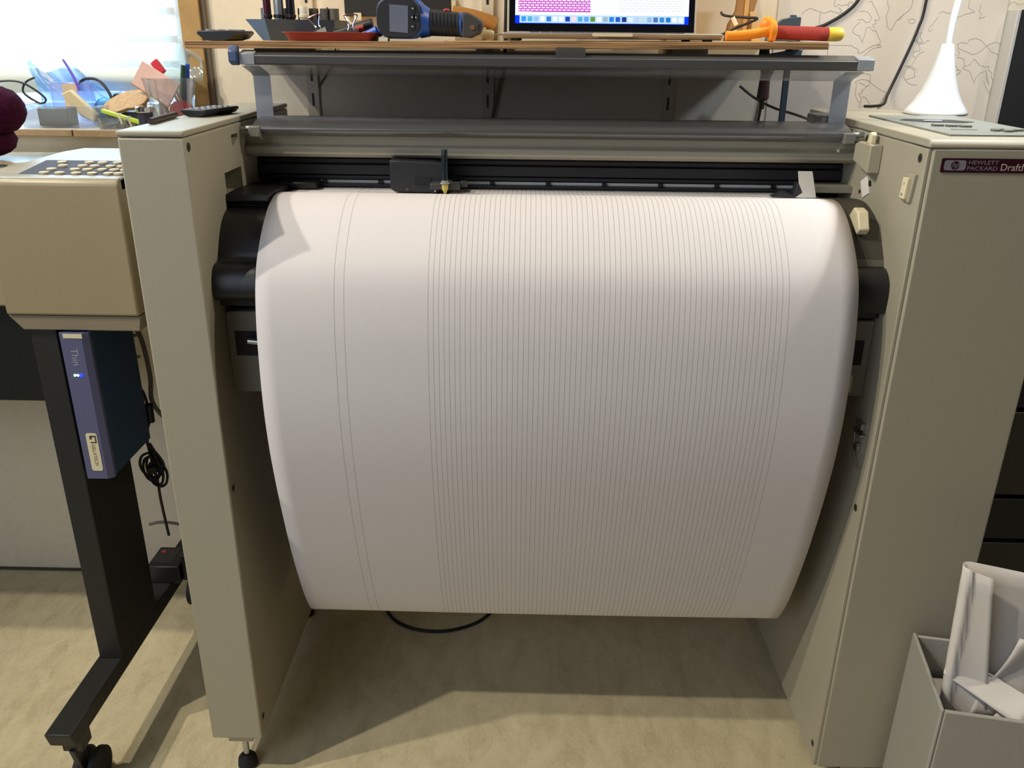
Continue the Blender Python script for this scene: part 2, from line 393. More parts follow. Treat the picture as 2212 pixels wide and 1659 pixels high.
# power switch, lever housing, sticker on the inner face of the right pillar
sw = obj('power_switch', MB().prism('X', [(.026, 1.060), (.054, 1.060), (.050, 1.100), (.020, 1.101)], .515, .52), BEIGE, rp, bevel=.001)
obj('rocker', MB().prism('X', [(.032, 1.064), (.049, 1.064), (.046, 1.094), (.029, 1.095)], .510, .5155), CREAM, sw, bevel=.001)
text('switch_mark', 'I', .006, BLACK, sw, (.5095, .0385, 1.084), (0, -1, 0), (0, 0, 1), 'CENTER', thick=.0001)
text('switch_mark', 'O', .006, BLACK, sw, (.5095, .0405, 1.068), (0, -1, 0), (0, 0, 1), 'CENTER', thick=.0001)
lv = obj('lever_housing', MB().prism('X', [(.160, 1.082), (.228, 1.094), (.228, 1.121), (.213, 1.126), (.160, 1.126)], .500, .52), BEIGE, rp, bevel=.002)
obj('lever', MB().prism('X', [(.176, 1.125), (.194, 1.125), (.188, 1.142), (.181, 1.144), (.176, 1.140)], .505, .514), CREAM, lv, bevel=.002)
stk = obj('sticker', MB().prism('X', [(.228, 1.060), (.205, 1.072), (.187, 1.047), (.21, 1.036)], .5185, .52), PAPERW, rp, smooth=0)
obj('sticker_mark', MB().prism('X', [(.193, 1.066), (.186, 1.068), (.182, 1.060), (.190, 1.058)], .5182, .519), RUBBER, stk, smooth=0)
obj('sticker_mark', MB().prism('X', [(.222, 1.045), (.229, 1.047), (.227, 1.040)], .5182, .519), RUBBER, stk, smooth=0)
lt = obj('latch', MB().box(.512, .52, .040, .066, .690, .700).box(.510, .52, .034, .07, .680, .683).cyl((.512, .05, .655), (.52, .05, .655), .008, n=10), STEEL, rp)
obj('spring_clip', MB().tube([(.516, .07, .672), (.512, .05, .640), (.515, .03, .625)], .0012, 6), STEEL, lt)
# beam between the pillars
obj('beam', MB().prism('X', [(.272, 1.083), (.262, 1.089), (.262, 1.101), (.271, 1.105), (.271, 1.118), (.28, 1.124), (.36, 1.13), (.36, 1.083)], -.52, .52), BEIGE, PL, bevel=.0015)
# black guide rail with its grooves
rl = obj('guide_rail', MB().box(-.52, .52, .330, .40, 1.0, 1.083), BLACK, PL, smooth=0)
for z0, z1, y in ((1.0665, 1.0745, .322), (1.0470, 1.0645, .318), (1.0385, 1.0450, .322)):
    obj('rail_bar', MB().box(-.52, .52, y, .335, z0, z1), BLACK2, rl, bevel=.001)
obj('platen_strip', MB().box(-.43, .44, .320, .336, 1.0325, 1.0370), mat('pale_strip', '#cfd2d2', .3), PL, smooth=0)
for i in range(9):
    x = -.40+.10*i
    obj('pinch_bracket', MB().box(x-.004, x+.004, .314, .3195, 1.0325, 1.038), BLACK, PL, smooth=0)
obj('lower_rail', MB().box(-.44, .45, .305, .3195, 1.0280, 1.0325), BLACK, PL, smooth=0)
# platen roll below the paper and its end covers
def smooth_prof(p, sub=5): return [(q.x, q.y) for q in spline([Vector((a, b, 0)) for a, b in p], sub)]
obj('platen', MB().prism('X', smooth_prof([(.33, 1.017), (.27, 1.018), (.235, 1.020), (.19, 1.024), (.14, 1.014), (.11, .997), (.082, .968), (.062, .94), (.052, .9), (.07, .876)])+[(.33, .876)], -.45, .462), BLACK, PL)
obj('left_roller_cover', MB().prism('X', [(.29, 1.036), (.19, 1.041), (.141, 1.040), (.139, 1.030), (.146, 1.022)]+smooth_prof([(.140, 1.018), (.114, 1.007), (.092, .985), (.078, .963), (.070, .950), (.050, .946), (.039, .935), (.033, .918), (.033, .903), (.042, .893)])+[(.062, .889), (.062, .878), (.29, .878)], -.52, -.452), BLACK, PL, bevel=.001)
obj('left_roller_cover', MB().box(-.47, -.405, .272, .312, 1.0285, 1.0395), BLACK, PL, bevel=.002)
rc = obj('right_roller_cover', MB().prism('X', smooth_prof([(.29, 1.022), (.24, 1.029), (.194, 1.030), (.152, 1.019), (.12, 1.002), (.098, .977), (.086, .962)])+[(.29, .96)], .435, .52), DARKBR, PL)
obj('trim_strip', MB().prism('X', [(.086, .962), (.080, .951), (.29, .951), (.29, .962)], .435, .52), mat('olive_strip', '#5c584c', .5), rc, bevel=.001)
obj('lower_cover', MB().prism('X', smooth_prof([(.072, .951), (.058, .944), (.047, .93), (.044, .91), (.046, .886)])+[(.066, .884), (.066, .872), (.29, .872), (.29, .951)], .435, .52), BLACK, rc, bevel=.001)
obj('release_lever', MB().prism('X', [(.148, 1.018), (.132, 1.034), (.112, 1.031), (.096, 1.006), (.104, .996), (.125, 1.006)], .478, .495), CREAM, rc, bevel=.002)
obj('paper_guide', MB().prism('Y', [(.415, 1.032), (.448, 1.032), (.436, 1.075), (.413, 1.075), (.417, 1.055), (.425, 1.040)], .225, .229), mat('pale_metal', '#c9c6bd', .35), PL, smooth=0)
obj('guide_arm', MB().prism('Y', [(.375, 1.0315), (.395, 1.040), (.412, 1.036), (.416, 1.056), (.424, 1.052), (.436, 1.0315)], .229, .25), BLACK2, PL, bevel=.001)
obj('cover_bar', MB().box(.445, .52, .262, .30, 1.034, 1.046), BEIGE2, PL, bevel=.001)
# brackets below the end covers
for s, par in ((-1, lp), (1, rp)):
    m = MB().box(s*.52, s*.463, .075, .30, .725, .865) if s < 0 else MB().box(.463, .52, .075, .30, .735, .865)
    b = obj('spool_bracket', m, mat('shaded_grey_bracket', '#77746c', .6), par, bevel=.002)  # grey darkened to carry the shade below the end covers
    obj('spool_hole', MB().box(s*.508, s*.464, .0742, .0765, .79, .832), RUBBER, b, smooth=0)
    obj('spool_pin', MB().cyl((s*.484, .066, .818), (s*.464, .066, .816), .0055, n=14), STEEL if s < 0 else BLACK, b)
    if s > 0:
        ws = obj('warning_sticker', MB().box(.4655, .499, .0743, .0752, .742, .772), mat('sticker_grey', '#b9b6aa', .6), b, smooth=0)
        obj('triangle', MB().add([(.4665, .0740, .7455), (.4965, .0740, .7455), (.4815, .0740, .7705), (.4705, .0740, .7478), (.4925, .0740, .7478), (.4815, .0740, .7665)], [(0, 1, 4, 3), (1, 2, 5, 4), (2, 0, 3, 5)]), RUBBER, ws, smooth=0)
        obj('hand_mark', MB().cyl((.478, .0738, .753), (.478, .0741, .753), .0036, n=12).cyl((.485, .0738, .752), (.485, .0741, .752), .0034, n=12).obox((.481, .074, .7575), (.004, 0, .0022), (0, .0001, 0), (-.0006, 0, .0011)), RUBBER, ws)
# smoked lid, folded open
SMOKE = clear('smoked_plastic', (.82, .84, .88), .10, .08)
SMOKE2 = clear('smoked_plastic_thick', (.42, .42, .43), .2, .22, .4, (.30, .30, .31))
FROST = clear('frosted_end', (.6, .62, .65), .12, .3, .6, (.6, .63, .68))
ld = obj('lid', MB().sheet([(.302, 1.146), (.302, 1.213), (.290, 1.220), (.247, 1.2325)], -.503, .503, -.0028), SMOKE, PL, smooth=20)
obj('lid_foot', MB().prism('X', smooth_prof([(.306, 1.1225), (.262, 1.1215), (.247, 1.1235), (.240, 1.130), (.245, 1.138), (.270, 1.145), (.306, 1.148)], 4), -.497, .497), SMOKE2, ld)
obj('lid_rim', MB().prism('X', [(.247, 1.2315), (.240, 1.234), (.238, 1.246), (.242, 1.2475), (.246, 1.236), (.252, 1.235)], -.507, .514), mat('lid_rim_grey', '#4f5052', .35, noise=.2, nscale=900), ld, bevel=.0008)
obj('lid_flange', MB().sheet([(.242, 1.2475), (.268, 1.2545), (.272, 1.2515)], -.49, .49, -.002), SMOKE2, ld)
obj('latch_tab', MB().prism('Y', rrect(.048, .018, .003, 3, .029, 1.2540), .2425, .2455), SMOKE2, ld)
for x0, x1 in ((-.507, -.482), (.489, .515)):
    obj('rim_end', MB().prism('X', [(.2375, 1.232), (.2375, 1.249), (.262, 1.2545), (.262, 1.251), (.2415, 1.246), (.2415, 1.234)], x0, x1), mat('frosted_grey', '#8d9298', .4), ld, bevel=.001)
obj('rim_cap', MB().prism('X', [(.230, 1.236), (.230, 1.252), (.238, 1.261), (.247, 1.261), (.2485, 1.240), (.244, 1.230)], -.522, -.5075), mat('rim_cap_blue', '#3b4d72', .4), ld, bevel=.002)
for x0, x1 in ((-.505, -.476), (.474, .503)):
    obj('end_strip', MB().sheet([(.2985, 1.142), (.2985, 1.2125), (.287, 1.2185), (.245, 1.230)], x0, x1, .0006), FROST, ld, smooth=20)
for s in (-1, 1):
    h = obj('hinge', MB().box(s*.484, s*.503, .236, .262, 1.118, 1.136), mat('hinge_grey', '#77766d', .5), PL, bevel=.002)
    obj('hinge_pin', MB().cyl((s*.500, .25, 1.131), (s*.52, .25, 1.131), .006, n=12), STEEL, h)
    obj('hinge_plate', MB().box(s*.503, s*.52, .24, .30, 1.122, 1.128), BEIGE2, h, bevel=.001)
# pen carriage
ca = obj('carriage', MB().prism('Y', [(-.270, 1.036), (-.2625, 1.0305), (-.165, 1.0305), (-.165, 1.050), (-.178, 1.052), (-.178, 1.078), (-.20, 1.081), (-.25, 1.0825), (-.270, 1.0835)], .238, .312), BLACK2, PL, bevel=.002)
obj('gripper', MB().box(-.200, -.150, .214, .239, 1.039, 1.049).box(-.150, -.138, .225, .24, 1.042, 1.051), mat('gripper_grey', '#3a3a38', .5), ca, bevel=.001)
obj('gripper_slot', MB().box(-.228, -.20, .2365, .239, 1.044, 1.056).box(-.20, -.17, .2365, .239, 1.030, 1.037), RUBBER, ca, smooth=0)
obj('carriage_screw', MB().cyl((-.241, .236, 1.036), (-.241, .239, 1.036), .003, n=10), DARKMET, ca)
obj('gripper_ball', MB().ell((-.192, .226, 1.036), (.0025, .0025, .0025), 10, 8), CHROME, ca)
# the pen itself sits in the carriage
pen = thing('plotter_pen', 'slim dark plotter pen with a yellow tip held upright in the carriage', 'pen', (-.174, .2120, 1.0325))
px, py = -.174, .2075
obj('barrel', MB().lathe([(.0052, 1.056), (.0052, 1.093), (.0049, 1.1045), (.0046, 1.1055)], (px, py, 0), 18), mat('pen_dark', '#1d2a2e', .2), pen)
obj('collar', MB().lathe([(.0055, 1.049), (.0055, 1.056)], (px, py, 0), 18).lathe([(.0078, 1.0505), (.0078, 1.0525)], (px, py, 0), 20), mat('pen_collar', '#9c9a92', .3), pen)
obj('tip', MB().lathe([(.0012, 1.0345), (.0022, 1.0352), (.0045, 1.0405), (.0054, 1.042), (.0054, 1.049)], (px, py, 0), 18), mat('pen_yellow', '#c9b85a', .4), pen)

# ================================================================== the drawing hanging over the platen
def paper_mat():
    m = bpy.data.materials.new('drawing_paper'); m.use_nodes = True; nt = m.node_tree; b = nt.nodes['Principled BSDF']
    b.inputs['Roughness'].default_value = .85; b.inputs['Specular IOR Level'].default_value = .2
    N = nt.nodes.new; L = nt.links.new
    tc = N('ShaderNodeTexCoord'); sx = N('ShaderNodeSeparateXYZ'); L(tc.outputs['Object'], sx.inputs[0])
    def math_(op, a, b_=None, c=None):
        n = N('ShaderNodeMath'); n.operation = op
        for i, v in enumerate((a, b_, c)):
            if v is None: continue
            if hasattr(v, 'is_output'): L(v, n.inputs[i])
            else: n.inputs[i].default_value = v
        return n.outputs[0]
    X = sx.outputs[0]
    ph = math_('FRACT', math_('DIVIDE', math_('ADD', X, .185+.00405), .00813))
    d = math_('MULTIPLY', math_('ABSOLUTE', math_('SUBTRACT', ph, .5)), .00813)
    rng = math_('MULTIPLY', math_('GREATER_THAN', X, -.189), math_('LESS_THAN', X, .3565))
    d = math_('ADD', d, math_('MULTIPLY', math_('SUBTRACT', 1.0, rng), 1.0))
    for x in (-.3285, -.3135, .3615):
        d = math_('MINIMUM', d, math_('ABSOLUTE', math_('SUBTRACT', X, x)))
    line = math_('LESS_THAN', d, .00030)
    nz = N('ShaderNodeTexNoise'); nz.inputs['Scale'].default_value = 500; L(tc.outputs['Object'], nz.inputs['Vector'])
    r = N('ShaderNodeValToRGB'); r.color_ramp.elements[0].color = lin('#d3cfd2'); r.color_ramp.elements[1].color = lin('#dcd8da'); L(nz.outputs['Fac'], r.inputs[0])
    mx = N('ShaderNodeMix'); mx.data_type = 'RGBA'; L(line, mx.inputs[0]); L(r.outputs[0], mx.inputs[6]); mx.inputs[7].default_value = lin('#8a8583')
    L(mx.outputs[2], b.inputs['Base Color'])
    return m
PROF = spline([Vector((a, b, 0)) for a, b in ((.317, 1.0262), (.275, 1.0262), (.235, 1.029), (.205, 1.0340), (.175, 1.0355), (.150, 1.0315), (.125, 1.022), (.095, 1.004), (.062, .977), (.036, .947), (.020, .912), (.008, .86), (.002, .80), (.000, .73), (.006, .66), (.019, .59), (.040, .505), (.067, .415), (.099, .33), (.126, .272), (.158, .226), (.20, .206), (.245, .222), (.28, .28), (.30, .40), (.305, .60), (.30, .80))], 5)
def paperf(u, v):
    t = v*(len(PROF)-1); i = min(int(t), len(PROF)-2); p = PROF[i].lerp(PROF[i+1], t-i)
    bow = .006*math.sin(PI*u)*max(0, min(1, (.9-p.y)/.4)) if p.x < .16 else 0
    x = -.449+.9145*u
    return (x, p.x-bow*.5, p.y)
pp = obj('plot_paper', MB().grid(paperf, 36, len(PROF)-1), paper_mat(), smooth=60)
so = pp.modifiers.new('thickness', 'SOLIDIFY'); so.thickness = .0003
tag(pp, 'long white drawing sheet with fine parallel pen lines draped over the plotter', 'paper')

# ================================================================== second plotter on its black stand, at the left
LM = thing('desktop_plotter', 'tan box-shaped plotter with round keys on a black wheeled stand, left of the big plotter', 'plotter', (-1.0, .25, -.05))
bd = obj('body', MB().prism('X', [(.10, .845), (.10, 1.060), (.108, 1.068), (.20, 1.075), (.42, 1.072), (.47, 1.04), (.47, .845)], -.893, -.672), TAN, LM, bevel=.004, seg=3)
obj('lower_lip', MB().prism('Y', [(-.893, .8435), (-.872, .818), (-.676, .818), (-.672, .8435)], .104, .466), TANLIP, LM, bevel=.002)
obj('rear_body', MB().prism('X', [(.128, .85), (.128, 1.04), (.14, 1.062), (.20, 1.068), (.42, 1.066), (.47, 1.035), (.47, .85)], -1.75, -.8935), TAN, LM, bevel=.004)
obj('cable_tray', MB().box(-.845, -.70, .125, .30, .812, .818), mat('rust_dark', '#3a2f26', .7), LM, smooth=0)
# raised console with its slanted left side
con = obj('console', MB().add([(-.905, .112, 1.0665), (-.672, .112, 1.0665), (-.672, .27, 1.0935), (-.800, .27, 1.0935), (-.835, .262, 1.088),
    (-.672, .112, 1.05), (-.672, .27, 1.05), (-.80, .27, 1.05), (-.835, .262, 1.05), (-.905, .112, 1.05)],
    [(0, 1, 2, 3, 4), (0, 9, 5, 1), (1, 5, 6, 2), (2, 6, 7, 3), (3, 7, 8, 4), (4, 8, 9, 0)]), TAN, LM, smooth=0)
def conz(y): return 1.0665+(y-.112)*(.027/.158)
kp = obj('keypad_well', MB().add([(-.842, .128, conz(.128)+.0005), (-.674, .122, conz(.122)+.0005), (-.674, .200, conz(.2)+.0005), (-.832, .200, conz(.2)+.0005)], [(0, 1, 2, 3)]), mat('keypad_brown', '#33231f', .7), con, smooth=0)
KEYT = mat('key_tan', '#c2b596', .5)
for r, (y, xs) in enumerate(((.134, (-.803, -.778, -.752, -.726, -.70, -.684)), (.152, (-.80, -.762, -.742, -.718, -.698, -.681)), (.170, (-.79, -.758, -.738, -.712, -.694)), (.188, (-.80, -.755, -.733, -.708, -.69)))):
    for x in xs:
        obj('key', MB().lathe([(.0080, -.002), (.0080, .0010), (.0070, .0018)], (x, y, conz(y)+.001), 14, 'Z', 1, .8), KEYT, kp)
doc = obj('front_recess', MB().box(-1.2, -.925, .15, .235, 1.0640, 1.0700), mat('recess_blue', '#6f7780', .5), LM, smooth=0)
obj('recess_rib', MB().obox((-.985, .165, 1.071), (.05, .012, 0), (-.0008, .003, 0), (0, 0, .0012)), mat('rib_dark', '#33373f', .5), doc)
obj('recess_rib', MB().obox((-.935, .20, 1.071), (.03, .008, 0), (-.0008, .003, 0), (0, 0, .0015)), mat('rib_dark', '#33373f', .5), doc)
# stand
STB = mat('stand_black', '#1c1c1a', .55, noise=.1, nscale=500)
obj('stand_leg', MB().box(-.866, -.8215, .11, .278, .134, .818), STB, LM, bevel=.002)
obj('cross_panel', MB().box(-1.75, -.866, .26, .30, .62, .818), STB, LM, bevel=.002)
obj('foot_bar', MB().prism('X', [(-.092, .134), (.56, .134), (.56, .10), (-.082, .10)], -.871, -.822), STB, LM, bevel=.003)
for y in (-.045, .52):
    cs = obj('caster', MB().box(-.865, -.828, y-.015, y+.02, .065, .10).prism('X', [(y-.02, .07), (y+.02, .07), (y+.012, -.005), (y-.002, -.005)], -.852, -.841), BLACK, LM, bevel=.002)
    for x in (-.8685, -.8405):
        obj('wheel', MB().lathe([(.030, 0), (.040, .003), (.040, .013), (.030, .016)], (x+.004, y+.022, -.010), 24, 'X'), RUBBER, cs)

# network box fixed to the stand leg
NB = thing('print_server', 'slim upright network box with violet front and navy sides on the stand leg', 'network box', (-.785, .18, .545))
obj('housing', MB().box(-.8085, -.7640, .102, .258, .546, .815), mat('navy_metal', '#1c3d5e', .5), NB, bevel=.001)
for z in (.748, .705):
    cn = obj('connector', MB().box(-.793, -.777, .2575, .273, z-.006, z+.006), mat('connector_grey', '#8f8f8b', .5), NB, bevel=.001)
    obj('strain_relief', MB().cyl((-.785, .273, z), (-.776, .292, z-.002), .004, .003, 10), mat('connector_grey', '#8f8f8b', .5), cn)
fr = obj('front_cover', MB().prism('Z', [(-.8105, .102), (-.8105, .098), (-.808, .094), (-.772, .094), (-.7625, .101), (-.7625, .108), (-.7642, .108), (-.7642, .102)], .545, .816), mat('violet_plastic', '#585a7c', .5), NB)
obj('led', MB().ell((-.7945, .0935, .742), (.0022, .001, .0022), 10, 6), mat('led_green', '#9cffb0', .3, emit=5), fr)
obj('led', MB().ell((-.7895, .0935, .742), (.0022, .001, .0022), 10, 6), mat('led_cyan', '#a0e8ff', .3, emit=4), fr)
obj('led', MB().ell((-.7835, .0935, .742), (.0032, .001, .0032), 10, 6), mat('led_blue', '#1020ff', .3, emit=6), fr)
obj('top_sticker', MB().box(-.802, -.770, .0933, .0942, .808, .8155), mat('cream_sticker', '#d8cfae', .6), fr, smooth=0)
sk = obj('maker_sticker', MB().prism('Y', rrect(.0195, .073, .004, cx=-.787, cy=.5975), .0933, .0942), mat('cream_sticker', '#d8cfae', .6), fr)
BRN = mat('sticker_ink', '#3a2c1c', .6)
obj('maker_mark', MB().box(-.790, -.7795, .0930, .0934, .627, .6295).box(-.7815, -.7795, .0930, .0934, .617, .628).box(-.790, -.7795, .0930, .0934, .6155, .6175).box(-.7905, -.787, .0930, .0934, .6225, .628), BRN, sk, smooth=0)['kind'] = 'stuff'
text('lettering', 'GILLATECH', .0088, mat('sticker_ink_pale', '#7d6d4c', .6), sk, (-.7892, .0931, .6135), (0, 0, -1), (1, 0, 0), thick=.0001, sx=.93)
text('lettering', 'Thin', .017, mat('cover_print', '#9a98a8', .5), fr, (-.7935, .0938, .790), (0, 0, -1), (1, 0, 0), thick=.0001)

# cables and power brick between the two machines
tag(obj('network_cable', MB().tube([(-.80, .257, .785), (-.785, .30, .79), (-.757, .31, .745), (-.748, .31, .66), (-.752, .31, .60), (-.735, .33, .55), (-.72, .36, .52)], .0045, 8), CABLEG), 'grey network cable curving out of the navy network box', 'cable').location.x = -.022
tag(obj('power_lead', MB().tube([(-.775, .257, .665), (-.758, .28, .64), (-.752, .285, .60), (-.753, .287, .575), (-.765, .29, .545), (-.768, .29, .515)], .003, 8).cyl((-.7515, .2855, .605), (-.753, .287, .568), .0085, n=12), CABLEB), 'thin black power lead with a ferrite lump below the network box', 'cable').location.x = -.020
bun = MB()
for k in range(5):
    a = k*1.25; w = .016+.005*math.sin(k*2.1)
    pts = [(-.768, .29+.002*k, .515)]
    for t in range(1, 9):
        ph = t/8*2*PI
        pts.append((-.764+.004*k-.006+w*math.sin(ph)*(1+.2*math.sin(a)), .288+.004*math.cos(a), .488-.028*(1-math.cos(ph))+.022*math.sin(a)*.5))
    bun.tube(pts, .0028, 6, 4)
bun.tube([(-.768, .292, .51), (-.764, .29, .47), (-.760, .29, .43), (-.765, .30, .39), (-.768, .31, .34), (-.775, .33, .28)], .003, 8)
bun.cyl((-.766, .288, .468), (-.763, .288, .455), .011, n=10)
o = tag(obj('cable_bundle', bun, CABLEB), 'tied loop of thin black cable hanging behind the stand leg', 'cable'); o.location.x = -.020
tag(obj('grey_lead', MB().tube([(-.87, .40, .262), (-.845, .41, .262), (-.808, .42, .250), (-.788, .425, .225), (-.783, .425, .205), (-.785, .42, .182)], .0035, 8), CABLEG), 'pale grey lead arching down to the power brick on the floor stand', 'cable')
AD = thing('power_brick', 'black power brick with printed label lying on the stand foot', 'power adapter', (-.82, .42, .134))
obj('case', MB().box(-.872, -.800, .36, .44, .1345, .178), BLACK, AD, bevel=.003)
lb = obj('label_plate', MB().box(-.866, -.822, .375, .43, .1778, .1785), mat('label_black', '#26262a', .4), AD, smooth=0)
obj('print_mark', MB().box(-.861, -.852, .415, .424, .1785, .1788), REDP, lb, smooth=0)
obj('plug', MB().obox((-.786, .42, .165), (.010, 0, .004), (0, .012, 0), (-.004, 0, .022)), mat('plug_grey', '#a9a69b', .5), AD, bevel=.002)
obj('socket_block', MB().box(-.798, -.735, .37, .46, .1345, .20), BLACK, AD, bevel=.003)

# ================================================================== fuzzy burgundy thing at the left edge
FZ = mat('burgundy_fleece', '#3a1229', 1, spec=.1, noise=.4, nscale=260, bump=1, bscale=420)
fz = thing('plush_toy', 'burgundy fuzzy fabric plush at the left edge on the tan plotter', 'plush toy', (-.995, .31, 1.074))
def lump(c, r, f=14):
    m = MB().ell(c, r, 28, 18); c = Vector(c)
    m.v = [tuple(c+(Vector(v)-c)*(1+.035*math.sin(f*40*v[0])*math.cos(f*30*v[2]))) for v in m.v]
    return m
obj('head', lump((-.962, .31, 1.151), (.043, .045, .040)), FZ, fz)
obj('body', lump((-.985, .315, 1.1), (.036, .045, .028)), FZ, fz)

# ================================================================== things on the window sill
ZS = 1.1002
BOXP = clear('milky_clear_plastic', (.94, .96, .98), .1, .12, .035, (.8, .86, .93))
CUPP = clear('clear_cup_plastic', (.95, .96, .97), .15, .05, .06, (.85, .88, .92))
def tub(name, label, cat, x0, x1, y0, y1, h, m, t=.0016, flare=.006):
    mb = MB(); P = rrect(x1-x0, y1-y0, .012, 4, (x0+x1)/2, (y0+y1)/2); cx, cy = (x0+x1)/2, (y0+y1)/2
    def ring(s, z): return [(cx+(p[0]-cx)*s, cy+(p[1]-cy)*s, z) for p in P]
    k = 1+2*flare/(x1-x0); R = [ring(1, ZS), ring(k, ZS+h), ring(k*1.025, ZS+h), ring(k*1.025, ZS+h-.003), ring(k, ZS+h-.003)]
    n = len(P); vs = []; fs = []
    outer = ring(1, ZS)+ring(k, ZS+h-.003)+ring(k*1.03, ZS+h-.003)+ring(k*1.03, ZS+h)+ring(k*.985, ZS+h)+ring(.98, ZS+t)
    for j in range(5):
        fs += [(j*n+i, j*n+(i+1) % n, (j+1)*n+(i+1) % n, (j+1)*n+i) for i in range(n)]
    fs += [tuple(range(n)), tuple(range(6*n-1, 5*n-1, -1))]
    o = obj(name, mb.add(outer, fs), m, smooth=50); return tag(o, label, cat)
tub('plastic_tub', 'milky clear plastic tub on the window sill holding a dark box', 'tub', -1.050, -.905, .522, .640, .042, BOXP, flare=.009)
tub('small_tray', 'shallow clear tray with small black parts on the sill beside the tub', 'tray', -.890, -.842, .508, .555, .022, CUPP, flare=.002)
tag(obj('dark_box', MB().box(-1.020, -.958, .535, .575, ZS+.002, ZS+.038), mat('charcoal_case', '#24282b', .5), bevel=.003), 'charcoal grey box inside the milky tub', 'box')
tag(obj('beige_block', MB().prism('Y', [(-.958, ZS+.018), (-.932, ZS+.006), (-.923, ZS+.020), (-.972, ZS+.069), (-.992, ZS+.060)], .585, .600), mat('beige_foam', '#cdbb93', .7), bevel=.002), 'beige block standing aslant in the milky tub', 'block')
ib = thing('upright_box', 'smaller milky box standing upright behind the tub', 'box', (-1.0, .62, ZS))
obj('shell', MB().box(-1.045, -.955, .642, .658, ZS, ZS+.082), clear('milky_lilac', (.8, .84, .95), .1, .12, .3, (.66, .72, .95)), ib, bevel=.004)
obj('paper_label', MB().box(-1.015, -.985, .6405, .6415, ZS+.03, ZS+.078), mat('tan_card', '#cbb596', .8), ib, smooth=0)
def bagf(u, v):
    x = -1.085+.19*u+.01*math.sin(v*5); z = ZS+.02+(.105-.055*u-.015*math.sin(u*9))*v
    return (x, .667-.014*math.sin(u*PI)*(1-.3*v)-.006*math.sin(u*14+v*4), z)
bg = obj('plastic_bag', MB().grid(bagf, 26, 12), clear('blue_film', (.55, .74, 1), .2, .15, .45, (.22, .5, 1))); tag(bg, 'crumpled translucent blue plastic bag standing behind the tub', 'bag')
tag(obj('purple_stick', MB().tube([(-.975, .632, ZS+.065), (-.985, .634, ZS+.095), (-1.001, .636, ZS+.126)], [.0035, .0022], 8), mat('purple_plastic', '#6b51c0', .4)), 'thin purple stick leaning up out of the milky box', 'stick')
tag(obj('sill_cable', MB().tube([(-1.22, .61, ZS+.07), (-1.14, .62, ZS+.082), (-1.09, .625, ZS+.08), (-1.05, .63, ZS+.05), (-1.06, .625, ZS+.04), (-1.09, .625, ZS+.06), (-1.085, .63, ZS+.08), (-1.065, .632, ZS+.09)], .0022, 8), CABLEB), 'thin black cable looping at the left end of the sill', 'cable')
tag(obj('headphone_band', MB().tube([(-.988, .65, ZS+.075), (-.965, .645, ZS+.088), (-.935, .64, ZS+.085), (-.913, .632, ZS+.06), (-.906, .628, ZS+.03), (-.906, .626, ZS+.002)], .003, 8), CABLEB), 'black cable arching over the right side of the milky tub', 'cable')
cl = MB()
for k in range(4):
    cl.tube([(-.925+.004*k, .645+.003*k, ZS+.008+.004*k), (-.91, .65, ZS+.045+.003*k), (-.88, .652, ZS+.052-.002*k), (-.852+.003*k, .65, ZS+.03), (-.84, .65, ZS+.006)], .005, 8)
tag(obj('cable_coil', cl, CABLEB), 'coil of thick black cable behind the wooden disc', 'cable')
tag(obj('screw_cap', MB().ell((-.935, .655, ZS+.025), (.028, .008, .026), 18, 10), mat('sky_blue_plastic', '#3a9be0', .4)), 'sky blue round screw cap behind the tub', 'cap')
# slice of wood leaning
dm = MB(); P = []
for k in range(26):
    a = 2*PI*k/26; r = 1+.02*math.sin(5*a)
    x, y = .05*math.cos(a)*r, .032*math.sin(a)*r
    P.append((x, max(y, -.022+.002*math.sin(k*2.3))))
dm.prism('Z', P, 0, .008)
dm.xf(Matrix.Translation((-.857, .585, 1.142)) @ Matrix.Rotation(math.radians(-14), 4, 'Y') @ Matrix.Rotation(math.radians(38), 4, 'X'))
dsk = obj('wood_slice', dm, mat('pale_chipboard', '#b08d63', .8, noise=.15, nscale=120), bevel=.001); tag(dsk, 'oval slice of pale wood leaning between the tub and the clear cup', 'wood slice')
tag(obj('wood_rest', MB().box(-.90, -.825, .575, .615, ZS, ZS+.028), mat('dark_tin', '#3b3b40', .5), bevel=.003), 'dark tin under the slice of wood', 'tin')
for i, (x0, z0, x1, z1, y) in enumerate(((-.884, 1.104, -.850, 1.112, .52), (-.880, 1.110, -.846, 1.105, .535), (-.868, 1.104, -.85, 1.104, .545))):
    tag(obj('small_tool', MB().cyl((x0, y, z0), (x1, y, z1), .004, .003, 8), BLACK), ['short black tool lying in front in the shallow clear tray', 'short black tool lying across the middle of the clear tray', 'stubby black part at the back of the clear tray'][i], 'tool')
rul = thing('lime_ruler', 'lime green folding rule with rubber bands lying beside the small tray', 'ruler', (-.85, .53, 1.115))
obj('rule', MB().obox((-.850, .54, 1.1215), (.040, 0, -.012), (0, .006, 0), (.001, 0, .0035)), mat('lime_plastic', '#b4cc3c', .5), rul, bevel=.001)
for x, z in ((-.853, 1.1222), (-.835, 1.117)):
    obj('rubber_band', MB().obox((x, .54, z-.006), (.0022, 0, 0), (0, .0068, 0), (-.004, 0, .012)), mat('band_cream', '#d9cdb0', .7), rul)
